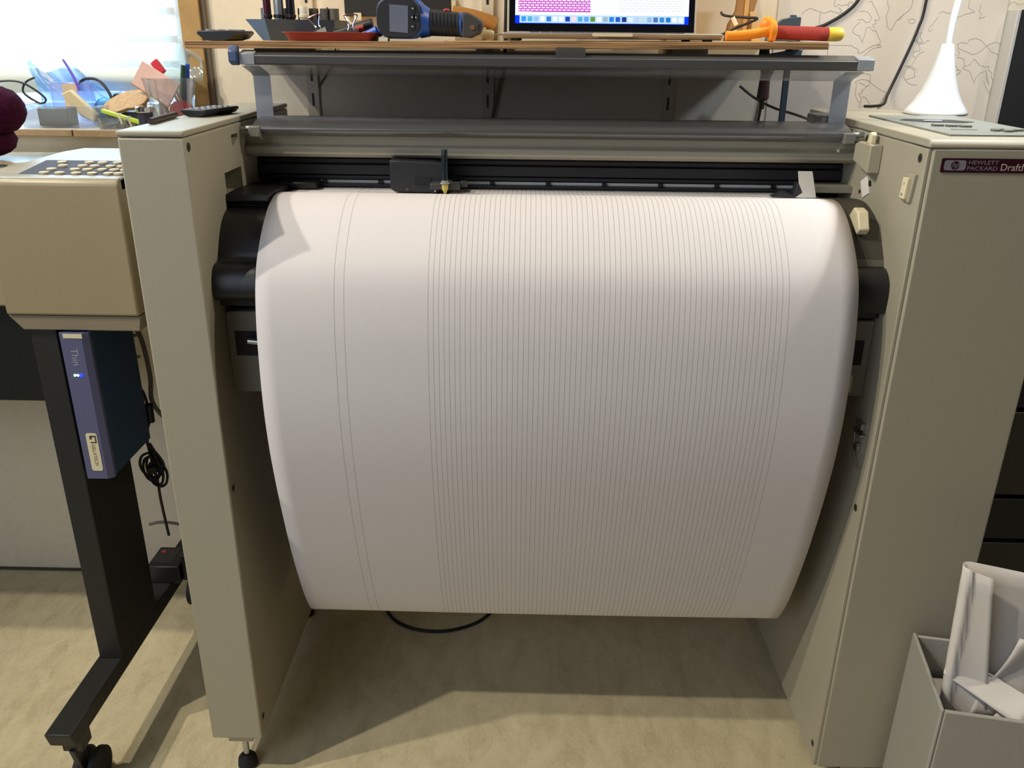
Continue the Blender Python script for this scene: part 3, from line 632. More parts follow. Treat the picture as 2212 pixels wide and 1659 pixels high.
# clear cup with pens
cup = thing('clear_cup', 'clear plastic cup full of pens and pads beside the wooden post', 'cup', (-.772, .60, ZS))
cm = MB(); n = 28
prof = [(.039, ZS), (.052, ZS+.094), (.0505, ZS+.094), (.0375, ZS+.002)]
cm.lathe(prof, (-.772, .60, 0), n); obj('wall', cm, CUPP, cup)
obj('rim', MB().lathe([(.0505, ZS+.092), (.0525, ZS+.092), (.0525, ZS+.0945), (.0505, ZS+.0945)], (-.772, .60, 0), n), CUPP, cup)
pd = MB().obox((-.790, .578, ZS+.083), (.034, 0, -.022), (.0135, .001, .0205), (0, .004, 0))
np_ = thing('note_pad', 'pale pink pad of sticky notes tilted out of the clear cup', 'note pad', (-.785, .578, ZS+.06))
obj('sheets', pd, mat('pink_paper', '#dfb9ad', .8), np_, smooth=0)
obj('pad_edge', MB().obox((-.8042, .578, ZS+.0617), (.034, 0, -.022), (.0008, 0, .0012), (0, .0042, 0)), mat('pad_edge_orange', '#c08452', .8), np_, smooth=0)
for nm, lab, a, b, r, c in (('pen', 'green marker leaning in the clear cup', (-.755, .605, ZS+.03), (-.738, .60, ZS+.118), .006, '#13432c'),
                            ('pen', 'blue pen standing at the right side of the clear cup', (-.750, .62, ZS+.03), (-.734, .612, ZS+.12), .0055, '#2d4fc0'),
                            ('pen', 'dark pen leaning low in the clear cup', (-.765, .573, ZS+.01), (-.79, .58, ZS+.07), .004, '#26262c'),
                            ('pencil', 'bare wooden stick in the clear cup', (-.745, .60, ZS+.02), (-.775, .60, ZS+.085), .003, '#c49a5e'),
                            ('pencil', 'second bare wooden stick crossing the first in the clear cup', (-.742, .595, ZS+.03), (-.768, .60, ZS+.09), .003, '#b98b50'),
                            ('glue_stick', 'white tube standing in the clear cup', (-.795, .60, ZS+.006), (-.793, .60, ZS+.06), .006, '#d8d6d2'),
                            ('crayon', 'pink crayon standing in the clear cup', (-.782, .592, ZS+.006), (-.781, .592, ZS+.055), .005, '#c76462')):
    tag(obj(nm, MB().cyl(a, b, r, r*.8, 12), mat('pen_'+c, c, .45)), lab, nm.replace('_', ' '))
tag(obj('red_spool', MB().lathe([(.004, -.012), (.021, -.012), (.021, -.009), (.013, -.007), (.013, .007), (.021, .009), (.021, .012), (.004, .012)], (-.748, .588, ZS+.030), 24, 'Y'), mat('red_spool', '#b02236', .4)), 'red spool seen through the wall of the clear cup', 'spool')
tag(obj('red_clip', MB().obox((-.786, .592, ZS+.114), (.006, 0, .005), (0, .006, 0), (.008, 0, -.012)), mat('red_clip', '#c8202e', .4), bevel=.002), 'red clip sticking up behind the pink pad', 'clip')
def bag2(u, v):
    return (-.80+.085*u, .642+.012*math.sin(u*6)*math.cos(v*5), ZS+.085+.075*v*(1-.6*abs(u-.45)))
tag(obj('clear_bag', MB().grid(bag2, 18, 10), clear('pale_film', (.85, .93, .95), .2, .12, .4, (.8, .92, .95))), 'crumpled pale film bag behind the clear cup', 'bag')
tag(obj('lens_ring', MB().lathe([(.016, 0), (.018, .002), (.018, .010), (.016, .012)], (-.802, .535, 1.1315), 24), CHROME), 'chrome lens ring on a dark cylinder by the clear cup', 'lens')
tag(obj('lens_stand', MB().lathe([(.013, 0), (.014, .002), (.014, .031)], (-.802, .535, ZS), 20), mat('dark_lens', '#2c2a3e', .4)), 'dark violet cylinder carrying the chrome ring', 'lens')
# pen and remote control lying on top of the left pillar
tag(obj('ballpoint_pen', MB().tube([(-.600, .085, 1.1560), (-.604, .13, 1.1560), (-.6095, .205, 1.1560)], .0048, 10, 3), mat('pen_brown_black', '#2a2026', .35)), 'dark ballpoint pen lying on the left pillar beside a remote', 'pen')
def remote(x, y, z, rz, label, k=1.0):
    t = thing('remote_control', label, 'remote control', (x, y, z), 'black remote controls', local=True, rotz=rz)
    t.scale = (k, k, k)
    prof = [(-.030, .015), (-.031, .011), (-.022, .003), (-.010, 0), (.010, 0), (.022, .003), (.031, .011), (.030, .015)]
    obj('case', MB().prism('Y', prof, 0, .135), mat('remote_black', '#1b1c22', .4), t, bevel=.001)
    obj('face', MB().box(-.029, .029, .002, .133, .0149, .0158), mat('remote_face', '#4b4d56', .45), t, smooth=0)
    for i in range(5):
        for j in range(3):
            obj('button', MB().lathe([(.0055, 0), (.005, .002)], (-.016+.016*j, .02+.022*i, .0157), 10), mat('button_pale', '#9c9aa0', .5), t)
remote(-.584, .215, 1.1512, math.radians(-14), 'black remote control lying on top of the left pillar', .74)

# ================================================================== plywood shelf above the plotter
SLP = .0077
def zs(x): return 1.2705+SLP*x
def ply():
    m = bpy.data.materials.new('plywood_edge'); m.use_nodes = True; nt = m.node_tree; b = nt.nodes['Principled BSDF']; b.inputs['Roughness'].default_value = .7
    tc = nt.nodes.new('ShaderNodeTexCoord'); mp = nt.nodes.new('ShaderNodeMapping'); mp.inputs['Scale'].default_value = (3, 3, 230); nt.links.new(tc.outputs['Object'], mp.inputs[0])
    n = nt.nodes.new('ShaderNodeTexNoise'); n.inputs['Scale'].default_value = 2.2; n.inputs['Detail'].default_value = 3; nt.links.new(mp.outputs[0], n.inputs['Vector'])
    r = nt.nodes.new('ShaderNodeValToRGB'); e = r.color_ramp.elements; e[0].position = .38; e[0].color = lin('#6b4c2e'); e[1].position = .62; e[1].color = lin('#b98f5f')
    nt.links.new(n.outputs['Fac'], r.inputs[0]); nt.links.new(r.outputs[0], b.inputs['Base Color']); return m
SH = thing('shelf_board', 'plywood shelf board carrying the laptop above the open lid', 'shelf', (-.08, .42, 1.26))
def slab(x0, x1, y0, y1, t0, t1):
    v = [(x, y, zs(x)+t) for x in (x0, x1) for y in (y0, y1) for t in (t0, t1)]
    return MB().add(v, [(0, 1, 3, 2), (4, 6, 7, 5), (0, 4, 5, 1), (2, 3, 7, 6), (0, 2, 6, 4), (1, 5, 7, 3)])
obj('board', slab(-.597, .442, .25, YW-.012, -.0105, 0), ply(), SH, bevel=.0006)
obj('top_veneer', slab(-.597, .442, .2505, YW-.012, .0002, .0006), mat('birch_veneer', '#c9a473', .55, noise=.12, nscale=25), SH, smooth=0)
BRK = mat('bracket_grey', '#6d7075', .5, metal=.3)
for x in (-.493, -.124, .255):
    obj('bracket', MB().prism('X', [(.285, zs(x)-.0108), (YW-.0085, zs(x)-.0108), (YW-.0085, zs(x)-.05), (.30, zs(x)-.020), (.285, zs(x)-.018)], x-.002, x+.002), BRK, SH, smooth=0)

remote(-.548, .262, zs(-.548)+.0008, math.radians(4), 'black remote control lying at the left end of the plywood shelf')

# ---- tool holder with tools
HB = mat('slate_plastic', '#3b454b', .5)
th = thing('tool_holder', 'slate grey plastic tool holder with flared left end on the shelf', 'tool holder', (-.45, .40, zs(-.45)))
z0 = zs(-.45)+.0008
obj('trough', MB().add([(-.487, .36, z0), (-.377, .36, z0), (-.377, .46, z0), (-.487, .46, z0), (-.492, .352, z0+.034), (-.372, .352, z0+.034), (-.372, .468, z0+.034), (-.492, .468, z0+.034)],
    [(0, 3, 2, 1), (0, 1, 5, 4), (1, 2, 6, 5), (2, 3, 7, 6), (3, 0, 4, 7)]), HB, th, smooth=0)
obj('flared_side', MB().add([(-.487, .36, z0), (-.487, .46, z0), (-.489, .46, z0+.0342), (-.489, .36, z0+.0342), (-.5, .36, z0), (-.5, .46, z0), (-.528, .46, z0+.034), (-.528, .36, z0+.034)],
    [(0, 1, 2, 3), (4, 7, 6, 5), (0, 3, 7, 4), (1, 5, 6, 2), (3, 2, 6, 7), (0, 4, 5, 1)]), mat('slate_blue_plastic', '#556b86', .5), th, smooth=0)
for i, x in enumerate((-.512, -.487, -.470, -.445, -.425, -.405, -.388)):
    obj('sleeve', MB().cyl((x, .43, z0+.01), (x, .43, z0+.0535), .0085, n=14), mat('sleeve_grey', '#5c5750', .5), th)
for nm, lab, x, r, zt, c in (('screwdriver', 'dark red handled tool standing leftmost in the tool holder', -.500, .007, .12, '#4c1420'),
                             ('glass_tube', 'clear silvery tube standing in the tool holder', -.4795, .0085, .12, '#b9c0c8'),
                             ('marker', 'black marker standing upright in the tool holder', -.4585, .0075, .12, '#14151a'),
                             ('marker', 'short marker with a cream cap in the tool holder', -.436, .0072, .052, '#d9d3c2')):
    m = MB().lathe([(r*.8, .012), (r, .015), (r, zt), (r*.8, zt+.004)], (x, .400, z0), 16)
    t = thing(nm, lab, nm.replace('_', ' '), (x, .40, z0+.012))
    obj('shaft', m, mat('tool_'+c, c, .3, metal=.7 if nm == 'glass_tube' else 0), t)
    obj('collar', MB().lathe([(r, .037), (r*1.18, .038), (r*1.18, .042), (r, .043)], (x, .400, z0), 16), BLACK if zt > .1 else CREAM, t)

# ---- red tray with odds and ends
ty = thing('red_tray', 'shallow red tray full of small tools on the shelf', 'tray', (-.367, .325, zs(-.367)))
zt = zs(-.367)+.0008
def loop(w, h, r, z): return [(p[0], p[1], z) for p in rrect(w, h, r, 5, -.367, .325)]
L = [loop(.138, .092, .012, zt), loop(.150, .104, .014, zt+.0115), loop(.156, .110, .015, zt+.0125), loop(.156, .110, .015, zt+.0138), loop(.148, .102, .013, zt+.0132), loop(.134, .088, .011, zt+.0015)]
n = len(L[0]); fs = []
for j in range(5): fs += [(j*n+i, j*n+(i+1) % n, (j+1)*n+(i+1) % n, (j+1)*n+i) for i in range(n)]
obj('dish', MB().add(sum(L, []), fs+[tuple(range(n)), tuple(range(6*n-1, 5*n-1, -1))]), mat('tray_red', '#8c2f2a', .5), ty, smooth=50)
def binder(x, y, z, lean, label):
    t = thing('binder_clip', label, 'binder clip', (x, y, z), 'binder clips in the red tray', local=True)
    obj('jaw', MB().prism('X', [(-.010, 0), (.010, 0), (.002, .017), (-.002, .017)], -.012, .012), BLACK, t)
    for s in (-1, 1):
        w = .010
        obj('handle', MB().tube([(-w*.55, s*.002, .015), (-w*.35, s*.002+lean*.4, .024), (-w, s*.002+lean, .036), (-w*.9, s*.003+lean*1.15, .0395), (w*.9, s*.003+lean*1.15, .0395), (w, s*.002+lean, .036), (w*.35, s*.002+lean*.4, .024), (w*.55, s*.002, .015)], .0011, 6, 3), CHROME, t)
    return t
binder(-.337, .318, zt+.0018, 0, 'binder clip with upright silver handles in the red tray')
b2 = binder(-.385, .316, zt+.0018, .002, 'tilted binder clip at the left of the red tray'); b2.rotation_euler = (0, math.radians(-22), 0)
kn = thing('folding_tool', 'black and orange handled folding tool lying in the red tray', 'tool', (-.33, .345, zt+.02))
obj('handle', MB().tube([(-.372, .348, zt+.010), (-.345, .348, zt+.017), (-.315, .348, zt+.026), (-.306, .348, zt+.028)], .0085, 12), BLACK, kn)
obj('orange_inlay', MB().tube([(-.338, .3415, zt+.0175), (-.320, .3415, zt+.0228)], .0045, 10, 1), mat('brick_orange', '#b0452e', .5), kn)
for x, y, lab in ((-.305, .318, 'blue plug lying at the right of the red tray'), (-.298, .338, 'second blue plug behind the first in the red tray')):
    tag(obj('blue_plug', MB().cyl((x-.012, y, zt+.008), (x+.012, y-.003, zt+.017), .006, .0075, 12), BLUEP), lab, 'plug')
tag(obj('white_bead', MB().ell((-.306, .300, zt+.009), (.005, .005, .005), 12, 8), WHITE), 'white bead at the right rim of the red tray', 'bead')
tag(obj('grey_clip', MB().prism('X', [(.275, zt), (.30, zt), (.30, zt+.008), (.28, zt+.007)], -.2855, -.270), mat('clip_grey', '#a9a798', .5), bevel=.001), 'small grey clip between the red tray and the thermal camera', 'clip')
tag(obj('paper_slip', MB().box(-.262, -.175, .262, .30, zs(-.22)+.0007, zs(-.22)+.0025), mat('card_grey', '#bdb6a4', .7), smooth=0), 'pale card lying under the thermal camera', 'card')

# ---- thermal camera lying on its side
tcx = thing('thermal_camera', 'blue and black handheld thermal camera lying on the shelf', 'camera', (-.21, .31, zs(-.21)))
zt = zs(-.21)+.003
hd = obj('head', MB().prism('Y', rrect(.078, .064, .024, 6, -.250, zt+.033), .285, .345), BLUEP, tcx, bevel=.004, seg=3)
obj('bezel', MB().prism('Y', rrect(.072, .060, .022, 6, -.2515, zt+.033), .279, .287), mat('bezel_black', '#1d1e22', .5), hd, bevel=.002)
obj('screen', MB().prism('Y', [(-.2665, zt+.012), (-.2365, zt+.010), (-.2350, zt+.051), (-.2655, zt+.053)], .2782, .2795), mat('screen_grey', '#6d7488', .12), hd, smooth=0)
for x, z in ((-.2275, zt+.047), (-.2285, zt+.034), (-.2225, zt+.0335), (-.2285, zt+.020)):
    b_ = obj('key', MB().prism('Y', rrect(.0085, .010, .002, 3, x, z), .2778, .2795), BLACK, hd)
    obj('key_mark', MB().prism('Y', [(x-.0012, z-.0014), (x+.0014, z), (x-.0012, z+.0014)], .2774, .2779), WHITE, b_, smooth=0)
def grip(r0, r1, x0, x1, zc0, zc1, sy=1.25, cut=20):
    m = MB(); N = 20; S = 8; v = []
    for i in range(S+1):
        t = i/S; r = r0+(r1-r0)*t; x = x0+(x1-x0)*t; zc = zc0+(zc1-zc0)*t
        v += [(x, .315+r*sy*math.cos(2*PI*k/N), zc+r*math.sin(2*PI*k/N)) for k in range(N)]
    f = [tuple(range(N)), tuple(range((S+1)*N-1, S*N-1, -1))]
    for i in range(S): f += [(i*N+k, i*N+(k+1) % N, (i+1)*N+(k+1) % N, (i+1)*N+k) for k in range(N)]
    return m.add(v, f)
obj('neck', grip(.028, .0215, -.219, -.203, zt+.030, zt+.0265), BLUEP, tcx)
obj('handle', grip(.0205, .0185, -.206, -.150, zt+.0265, zt+.0235), mat('navy_rubber', '#1a2230', .65), tcx)
for i in range(7):
    x = -.198+.006*i
    obj('grip_rib', grip(.0208-.0002*i, .0206-.0002*i, x, x+.0022, zt+.0263-.0003*i, zt+.026-.0003*i), BLACK, tcx)
obj('blue_ring', grip(.0192, .0192, -.1535, -.150, zt+.0235, zt+.0233), BLUEP, tcx)
ec = obj('end_cap', MB().prism('Y', [(-.150, zt+.0045), (-.150, zt+.043), (-.138, zt+.042), (-.117, zt+.031), (-.1145, zt+.022), (-.119, zt+.010), (-.135, zt+.003)], .292, .338), mat('cap_grey', '#3b3b3c', .55), tcx, bevel=.004, seg=3)
obj('cap_screw', MB().cyl((-.1315, .290, zt+.020), (-.1315, .2925, zt+.020), .004, n=14), mat('copper', '#c08a60', .3, metal=.8), ec)
obj('cap_slot', MB().box(-.1225, -.1200, .2915, .2925, zt+.015, zt+.024), RUBBER, ec, smooth=0)
obj('trigger', MB().ell((-.176, .315, zt+.0455), (.006, .006, .003), 12, 8), mat('trigger_red', '#a83240', .4), tcx)

# ---- things at the back of the shelf
bp = thing('wall_panel', 'black panel hanging on the wall above the tool tray', 'panel', (-.30, .655, 1.31))
obj('board', MB().box(-.414, -.199, .652, .664, 1.3135, 1.56), mat('matte_black_board', '#1a1a1c', .6), bp, bevel=.001)
obj('hook', MB().box(-.395, -.380, .648, .6525, 1.306, 1.320), CREAM, bp, smooth=0)
obj('hook', MB().box(-.196, -.188, .648, .664, 1.306, 1.345), CREAM, bp, smooth=0)
tag(obj('wooden_mallet', MB().tube([(-.190, .60, zs(-.15)+.052), (-.150, .60, zs(-.15)+.045), (-.118, .60, zs(-.15)+.036), (-.104, .60, zs(-.15)+.030)], .013, 14), mat('amber_wood', '#b07a3a', .5, noise=.12, nscale=60)), 'amber wooden mallet stick lying behind the thermal camera', 'stick')
tag(obj('wood_prop', MB().box(-.185, -.11, .585, .615, zs(-.15)+.0008, zs(-.15)+.022), mat('batten', '#9c8a6a', .7), bevel=.001), 'low wooden batten under the amber handle', 'batten')
br = thing('brush', 'small tool with cream ferrule and thin steel shaft beside the laptop', 'tool', (-.10, .32, zs(-.1)))
obj('handle', MB().tube([(-.119, .335, zs(-.11)+.010), (-.110, .335, zs(-.11)+.011), (-.098, .335, zs(-.1)+.0105)], [.009, .0065], 12, 3), mat('ferrule_cream', '#d9c89c', .4), br)
obj('shaft', MB().cyl((-.10, .335, zs(-.1)+.0105), (-.070, .345, zs(-.08)+.0125), .0013, n=8), STEEL, br)

# ---- laptop
lpz = zs(.0975)+.0012
LT = thing('laptop', 'open silver laptop standing on the plywood shelf', 'laptop', (.0975, .40, lpz))
ALU = mat('aluminium', '#b4b3b8', .35, metal=.85)
obj('base', MB().prism('X', [(.272, lpz+.0105), (.274, lpz+.0125), (.515, lpz+.0125), (.517, lpz+.0105), (.512, lpz+.003), (.280, lpz+.003)], -.0815, .2765), ALU, LT, bevel=.0015, seg=3)
for x in (-.06, .255):
    for y in (.29, .50): obj('rubber_foot', MB().cyl((x, y, lpz-.0005), (x, y, lpz+.0035), .008, n=14), RUBBER, LT)
obj('thumb_notch', MB().prism('Y', rrect(.066, .0055, .0025, 3, .0975, lpz+.0100), .2712, .276), mat('notch_pale', '#d8cfb6', .35), LT)
kb = obj('keyboard', MB().box(-.04, .235, .385, .495, lpz+.0124, lpz+.0129), mat('keyboard_black', '#141416', .5), LT, smooth=0)
for r in range(5):
    for k in range(14):
        x = -.037+.0195*k; y = .39+.021*r
        obj('keycap', MB().box(x, x+.0165, y, y+.017, lpz+.0127, lpz+.0142), mat('keycap_black', '#1b1b1d', .5), kb, smooth=0)
TH = math.radians(14); HY, HZ = .514, lpz+.0135; XS = .0975
up = Vector((0, math.sin(TH), math.cos(TH))); nm_ = Vector((0, -math.cos(TH), math.sin(TH)))
def scr(x0, x1, v0, v1, d0, d1):
    m = MB(); vs = [Vector((x, HY, HZ))+up*v+nm_*d for x in (x0, x1) for v in (v0, v1) for d in (d0, d1)]
    return m.add(vs, [(0, 1, 3, 2), (4, 6, 7, 5), (0, 4, 5, 1), (2, 3, 7, 6), (0, 2, 6, 4), (1, 5, 7, 3)])
sl_ = obj('screen_lid', scr(-.0805, .2755, 0, .243, -.005, 0), mat('lid_edge_alu', '#cfc9b8', .35, metal=.5), LT, bevel=.001)
obj('bezel', scr(-.0765, .2715, .002, .240, .0001, .0006), mat('bezel_gloss', '#0b0c14', .12), sl_, smooth=0)
def em(name, c, s=1.0):
    if name in MATS: return MATS[name]
    m = bpy.data.materials.new(name); m.use_nodes = True; MATS[name] = m; nt = m.node_tree; nt.nodes.clear()
    e = nt.nodes.new('ShaderNodeEmission'); e.inputs[0].default_value = lin(c); e.inputs[1].default_value = s
    o = nt.nodes.new('ShaderNodeOutputMaterial'); nt.links.new(e.outputs[0], o.inputs[0]); return m
def em_rows(name, c1, c2, s, bw, rh, mort, sq=1):
    """rows of tiny illegible dashes, as lines of text on the screen"""
    m = bpy.data.materials.new(name); m.use_nodes = True; nt = m.node_tree; nt.nodes.clear()
    e = nt.nodes.new('ShaderNodeEmission'); e.inputs[1].default_value = s
    o = nt.nodes.new('ShaderNodeOutputMaterial'); nt.links.new(e.outputs[0], o.inputs[0])
    tc = nt.nodes.new('ShaderNodeTexCoord'); mp = nt.nodes.new('ShaderNodeMapping'); mp.inputs['Rotation'].default_value = (math.radians(90)+TH*0, 0, 0)
    nt.links.new(tc.outputs['Object'], mp.inputs[0])
    b = nt.nodes.new('ShaderNodeTexBrick'); b.inputs['Color1'].default_value = lin(c1); b.inputs['Color2'].default_value = lin(c1); b.inputs['Mortar'].default_value = lin(c2)
    b.inputs['Scale'].default_value = 1; b.inputs['Brick Width'].default_value = bw; b.inputs['Row Height'].default_value = rh; b.inputs['Mortar Size'].default_value = mort; b.inputs['Mortar Smooth'].default_value = .1; b.offset = .4
    nt.links.new(mp.outputs[0], b.inputs['Vector']); nt.links.new(b.outputs[0], e.inputs[0]); return m
dp = obj('display', scr(-.0655, .2605, .0160, .228, .0007, .0011), em('display_blue', '#0a3cff', 1.0), sl_, smooth=0)
obj('text_window', scr(-.0653, .2603, .0305, .226, .0012, .0014), em('window_white', '#f4f8ff', 1.15), dp, smooth=0)
obj('magenta_panel', scr(-.0595, .076, .0370, .222, .0015, .0017), em_rows('magenta_rows', '#ffffff', '#d860d8', 1.0, .0085, .0042, .0011), dp, smooth=0)
obj('magenta_line', scr(-.035, .076, .0365, .0388, .0018, .0019), em('magenta', '#c840c8', 1.0), dp, smooth=0)
obj('grey_text_rows', scr(.130, .252, .0365, .222, .0015, .0016), em_rows('grey_rows', '#d5dde0', '#f6fbff', 1.1, .010, .0042, .0016), dp, smooth=0)
obj('grey_text_rows', scr(.085, .116, .0410, .222, .0015, .0016), em_rows('pale_rows', '#e4e9ea', '#f6fbff', 1.1, .008, .0052, .0020), dp, smooth=0)
dk = obj('dock', scr(-.057, .2525, .0168, .0310, .0018, .0020), em('dock_pale_blue', '#bfe6ff', 1.0), dp, smooth=0)
ICON = ['#3aa0ff', '#58b8e8', '#9cc8ff', '#ffffff', '#3f86d8', '#f8fcff', '#ffffff', '#2444b8', '#ffe0ea', '#5ab4e8', '#6aa8f0', '#6c9a48', '#ffffff', '#a8bcc8', '#2f86e8', '#2f5fd0', '#2a3f90', '#e8f2ff', '#c4d8f4', '#d0e0ec', '#9cc0e8', '#5c78b8', '#3f90d8', '#2f7fd0', '#ffffff', '#f0f8ff']
for i, cc in enumerate(ICON):
    x = -.0535+.0118*i
    obj('dock_icon', scr(x, x+.0086, .0195, .0283, .0021, .0022), em('icon_'+cc, cc, 1.0), dk, smooth=0)

# ---- right end of the shelf
wp = thing('wooden_block', 'brown wooden block with a notched pale plate standing behind the laptop', 'wooden block', (.36, .56, zs(.36)))
z0 = zs(.36)+.0008
obj('post', MB().prism('Y', [(.345, z0), (.392, z0), (.388, z0+.045), (.398, z0+.09), (.365, z0+.09), (.362, z0+.055), (.350, z0+.03)], .555, .60), mat('cardboard_brown', '#9a6f3e', .7), wp, bevel=.001)
obj('pale_stripe', MB().box(.371, .379, .5535, .556, z0+.01, z0+.09), mat('pine', '#c79b5e', .6), wp, smooth=0)
obj('side_plate', MB().prism('Y', [(.389, z0), (.405, z0), (.400, z0+.030), (.392, z0+.052), (.380, z0+.052), (.386, z0+.034)], .545, .552), mat('pine2', '#cba46c', .6), wp, bevel=.001)
tag(obj('charger_cable', MB().tube([(.285, .53, z0+.004), (.315, .515, z0+.008), (.345, .505, z0+.022), (.372, .50, z0+.033), (.384, .50, z0+.040), (.36, .50, z0+.041), (.325, .505, z0+.044), (.318, .51, z0+.05)], .0024, 8), CABLEB), 'black cable looping in front of the wooden block', 'cable')
tag(obj('charger_plug', MB().cyl((.338, .498, z0+.041), (.346, .498, z0+.028), .004, n=10).cyl((.341, .496, z0+.018), (.342, .496, z0+.014), .0062, n=10), mat('plug_cream', '#eee2c4', .3)), 'cream coloured plug hanging in the cable loop', 'plug')['kind'] = 'stuff'
ot = thing('orange_grip', 'orange plastic handle with a round guard lying at the shelf end', 'handle', (.33, .285, zs(.33)))
z0 = zs(.33)+.0009
obj('grip', MB().tube([(.282, .275, z0+.0085), (.30, .276, z0+.009), (.33, .279, z0+.0125), (.352, .281, z0+.016)], .0078, 12), ORANGE, ot)
obj('guard', MB().prism('X', [(.281+.016*math.cos(2*PI*k/20), z0+.0165+.0165*math.sin(2*PI*k/20)) for k in range(20)], .352, .362), ORANGE, ot, bevel=.002, seg=3)
obj('knob', MB().ell((.354, .300, z0+.026), (.014, .012, .013), 18, 12), ORANGE, ot)
rd = thing('red_wrapped_handle', 'red cord-wrapped handle with yellow ends resting on the shelf end', 'handle', (.41, .30, zs(.4)))
RW = mat('red_cord', '#a8332a', .8)
nt = RW.node_tree; tcn = nt.nodes.new('ShaderNodeTexCoord'); wv = nt.nodes.new('ShaderNodeTexWave'); wv.inputs['Scale'].default_value = 160; wv.inputs['Distortion'].default_value = .6
nt.links.new(tcn.outputs['Object'], wv.inputs['Vector']); bpn = nt.nodes.new('ShaderNodeBump'); bpn.inputs['Strength'].default_value = .8; bpn.inputs['Distance'].default_value = .001
nt.links.new(wv.outputs['Fac'], bpn.inputs['Height']); nt.links.new(bpn.outputs['Normal'], nt.nodes['Principled BSDF'].inputs['Normal'])
obj('wrapping', MB().cyl((.362, .300, z0+.0150), (.453, .300, z0+.0125), .0105, .0108, 24), RW, rd)
obj('yellow_end', MB().lathe([(.0095, 0), (.0108, .002), (.0108, .018), (.0095, .024), (.005, .0275)], (.4525, .300, z0+.0125), 20, 'X'), YELLOW, rd)
obj('yellow_shank', MB().cyl((.345, .300, z0+.0155), (.363, .300, z0+.0150), .008, n=14), YELLOW, rd)
# F-clamp gripping the shelf
CLB = mat('clamp_slate', '#4a5a66', .45, metal=.4)
fc = thing('f_clamp', 'slate grey F-clamp with dark wooden handle clamped to the shelf', 'clamp', (.43, .40, zs(.42)))
zc = zs(.42)
obj('bar', MB().obox((.4255, .41, 1.228), (.0055, 0, 0), (0, .003, 0), (-.0008, 0, .09)), CLB, fc, bevel=.001)
obj('upper_jaw', MB().prism('Y', [(.380, zc+.0012), (.437, zc+.0012), (.437, zc+.041), (.425, zc+.041), (.405, zc+.037), (.385, zc+.020)], .402, .418), CLB, fc, bevel=.001)
obj('sliding_jaw', MB().prism('Y', [(.374, zc-.032), (.374, zc-.018), (.385, zc-.021), (.430, zc-.013), (.447, zc-.012), (.443, zc-.032), (.428, zc-.038)], .402, .420), CLB, fc, bevel=.001)
hw = mat('dark_red_wood', '#4a2c26', .45)
obj('spindle', MB().cyl((.381, .41, zc-.0107), (.388, .41, 1.16), .0045, n=12), mat('spindle_black', '#1a1c1c', .5), fc)
obj('spindle_pad', MB().cyl((.381, .41, zc-.0108), (.3813, .41, zc-.020), .0085, .0095, 14), BLACK, fc)
obj('handle', MB().lathe([(.007, 0), (.011, .004), (.0095, .03), (.0085, .046), (.0105, .056), (.008, .064), (.006, .068)], (.3875, .41, 1.175), 20), hw, fc)

# cables and adapter behind the lid
tag(obj('lamp_cable', MB().tube([(.388, .60, 1.19), (.42, .60, 1.168), (.45, .56, 1.152), (.47, .48, 1.146), (.475, .36, 1.142)], .0025, 8), CABLEB), 'black cable hanging behind the lid into the adapter', 'cable')
tag(obj('wall_cable', MB().tube([(.757, YW-.006, 1.60), (.757, YW-.006, 1.36), (.75, YW-.006, 1.30), (.731, YW-.006, 1.235), (.709, YW-.012, 1.175), (.69, .62, 1.158), (.665, .60, 1.1548), (.64, .59, 1.1548)], .0028, 8), CABLEB), 'dark cable running down the wall left of the white lamp', 'cable')
tag(obj('map_cable', MB().tube([(.66, YW-.006, 1.45), (.625, YW-.006, 1.36), (.60, YW-.006, 1.33), (.565, YW-.006, 1.308), (.52, YW-.006, 1.285), (.46, YW-.006, 1.20), (.44, YW-.006, 1.0)], .0032, 8), CABLEB), 'dark cable crossing the map above the red handle', 'cable')
tag(obj('hanging_wire', MB().tube([(-.085, YW-.007, 1.5), (-.088, YW-.007, 1.25), (-.10, YW-.007, 1.18), (-.118, YW-.007, 1.10)], .004, 8), CABLEB), 'thick dark wire hanging on the wall by the middle rail', 'cable')
tag(obj('thin_wire', MB().tube([(-.452, YW-.004, 1.33), (-.44, YW-.004, 1.24), (-.46, YW-.004, 1.205), (-.487, YW-.004, 1.165), (-.497, YW-.004, 1.12)], .0016, 8), CABLEB), 'thin dark wire on the wall behind the left end of the lid', 'cable')
tag(obj('lid_adapter', MB().box(.455, .498, .315, .357, 1.1305, 1.159), mat('adapter_grey', '#4a4d52', .5), bevel=.003), 'dark grey adapter block beside the lid hinge at the right', 'adapter')

# ================================================================== white gooseneck lamp on the right pillar
WL = thing('desk_lamp', 'white gooseneck lamp with flared trumpet base on the right pillar', 'lamp', (.715, .435, 1.1525))
lx, ly = .715, .437
LW = mat('lamp_white', '#d2d5d8', .35)
bs = obj('base', MB().lathe([(.052, 1.1525), (.0545, 1.154), (.0545, 1.158), (.050, 1.163), (.041, 1.176), (.032, 1.194), (.024, 1.217), (.017, 1.243), (.0125, 1.264), (.0105, 1.272), (.0088, 1.2735)], (lx, ly, 0), 40), LW, WL, smooth=60)
obj('touch_button', MB().obox((lx-.004, ly-.0418, 1.1755), (.0055, 0, 0), (0, .0004, .0002), (0, .0028, .0045)), mat('button_ring', '#dcdcda', .4), bs)
HEAD = Vector((.765, .20, 1.575))
obj('gooseneck', MB().tube([(lx, ly, 1.27), (lx+.001, ly+.001, 1.32), (lx+.012, ly, 1.40), (lx+.03, ly-.02, 1.50), (lx+.045, ly-.07, 1.575), (lx+.05, ly-.14, 1.60), (HEAD.x, HEAD.y+.045, HEAD.z+.022)], .0063, 14), LW, WL)
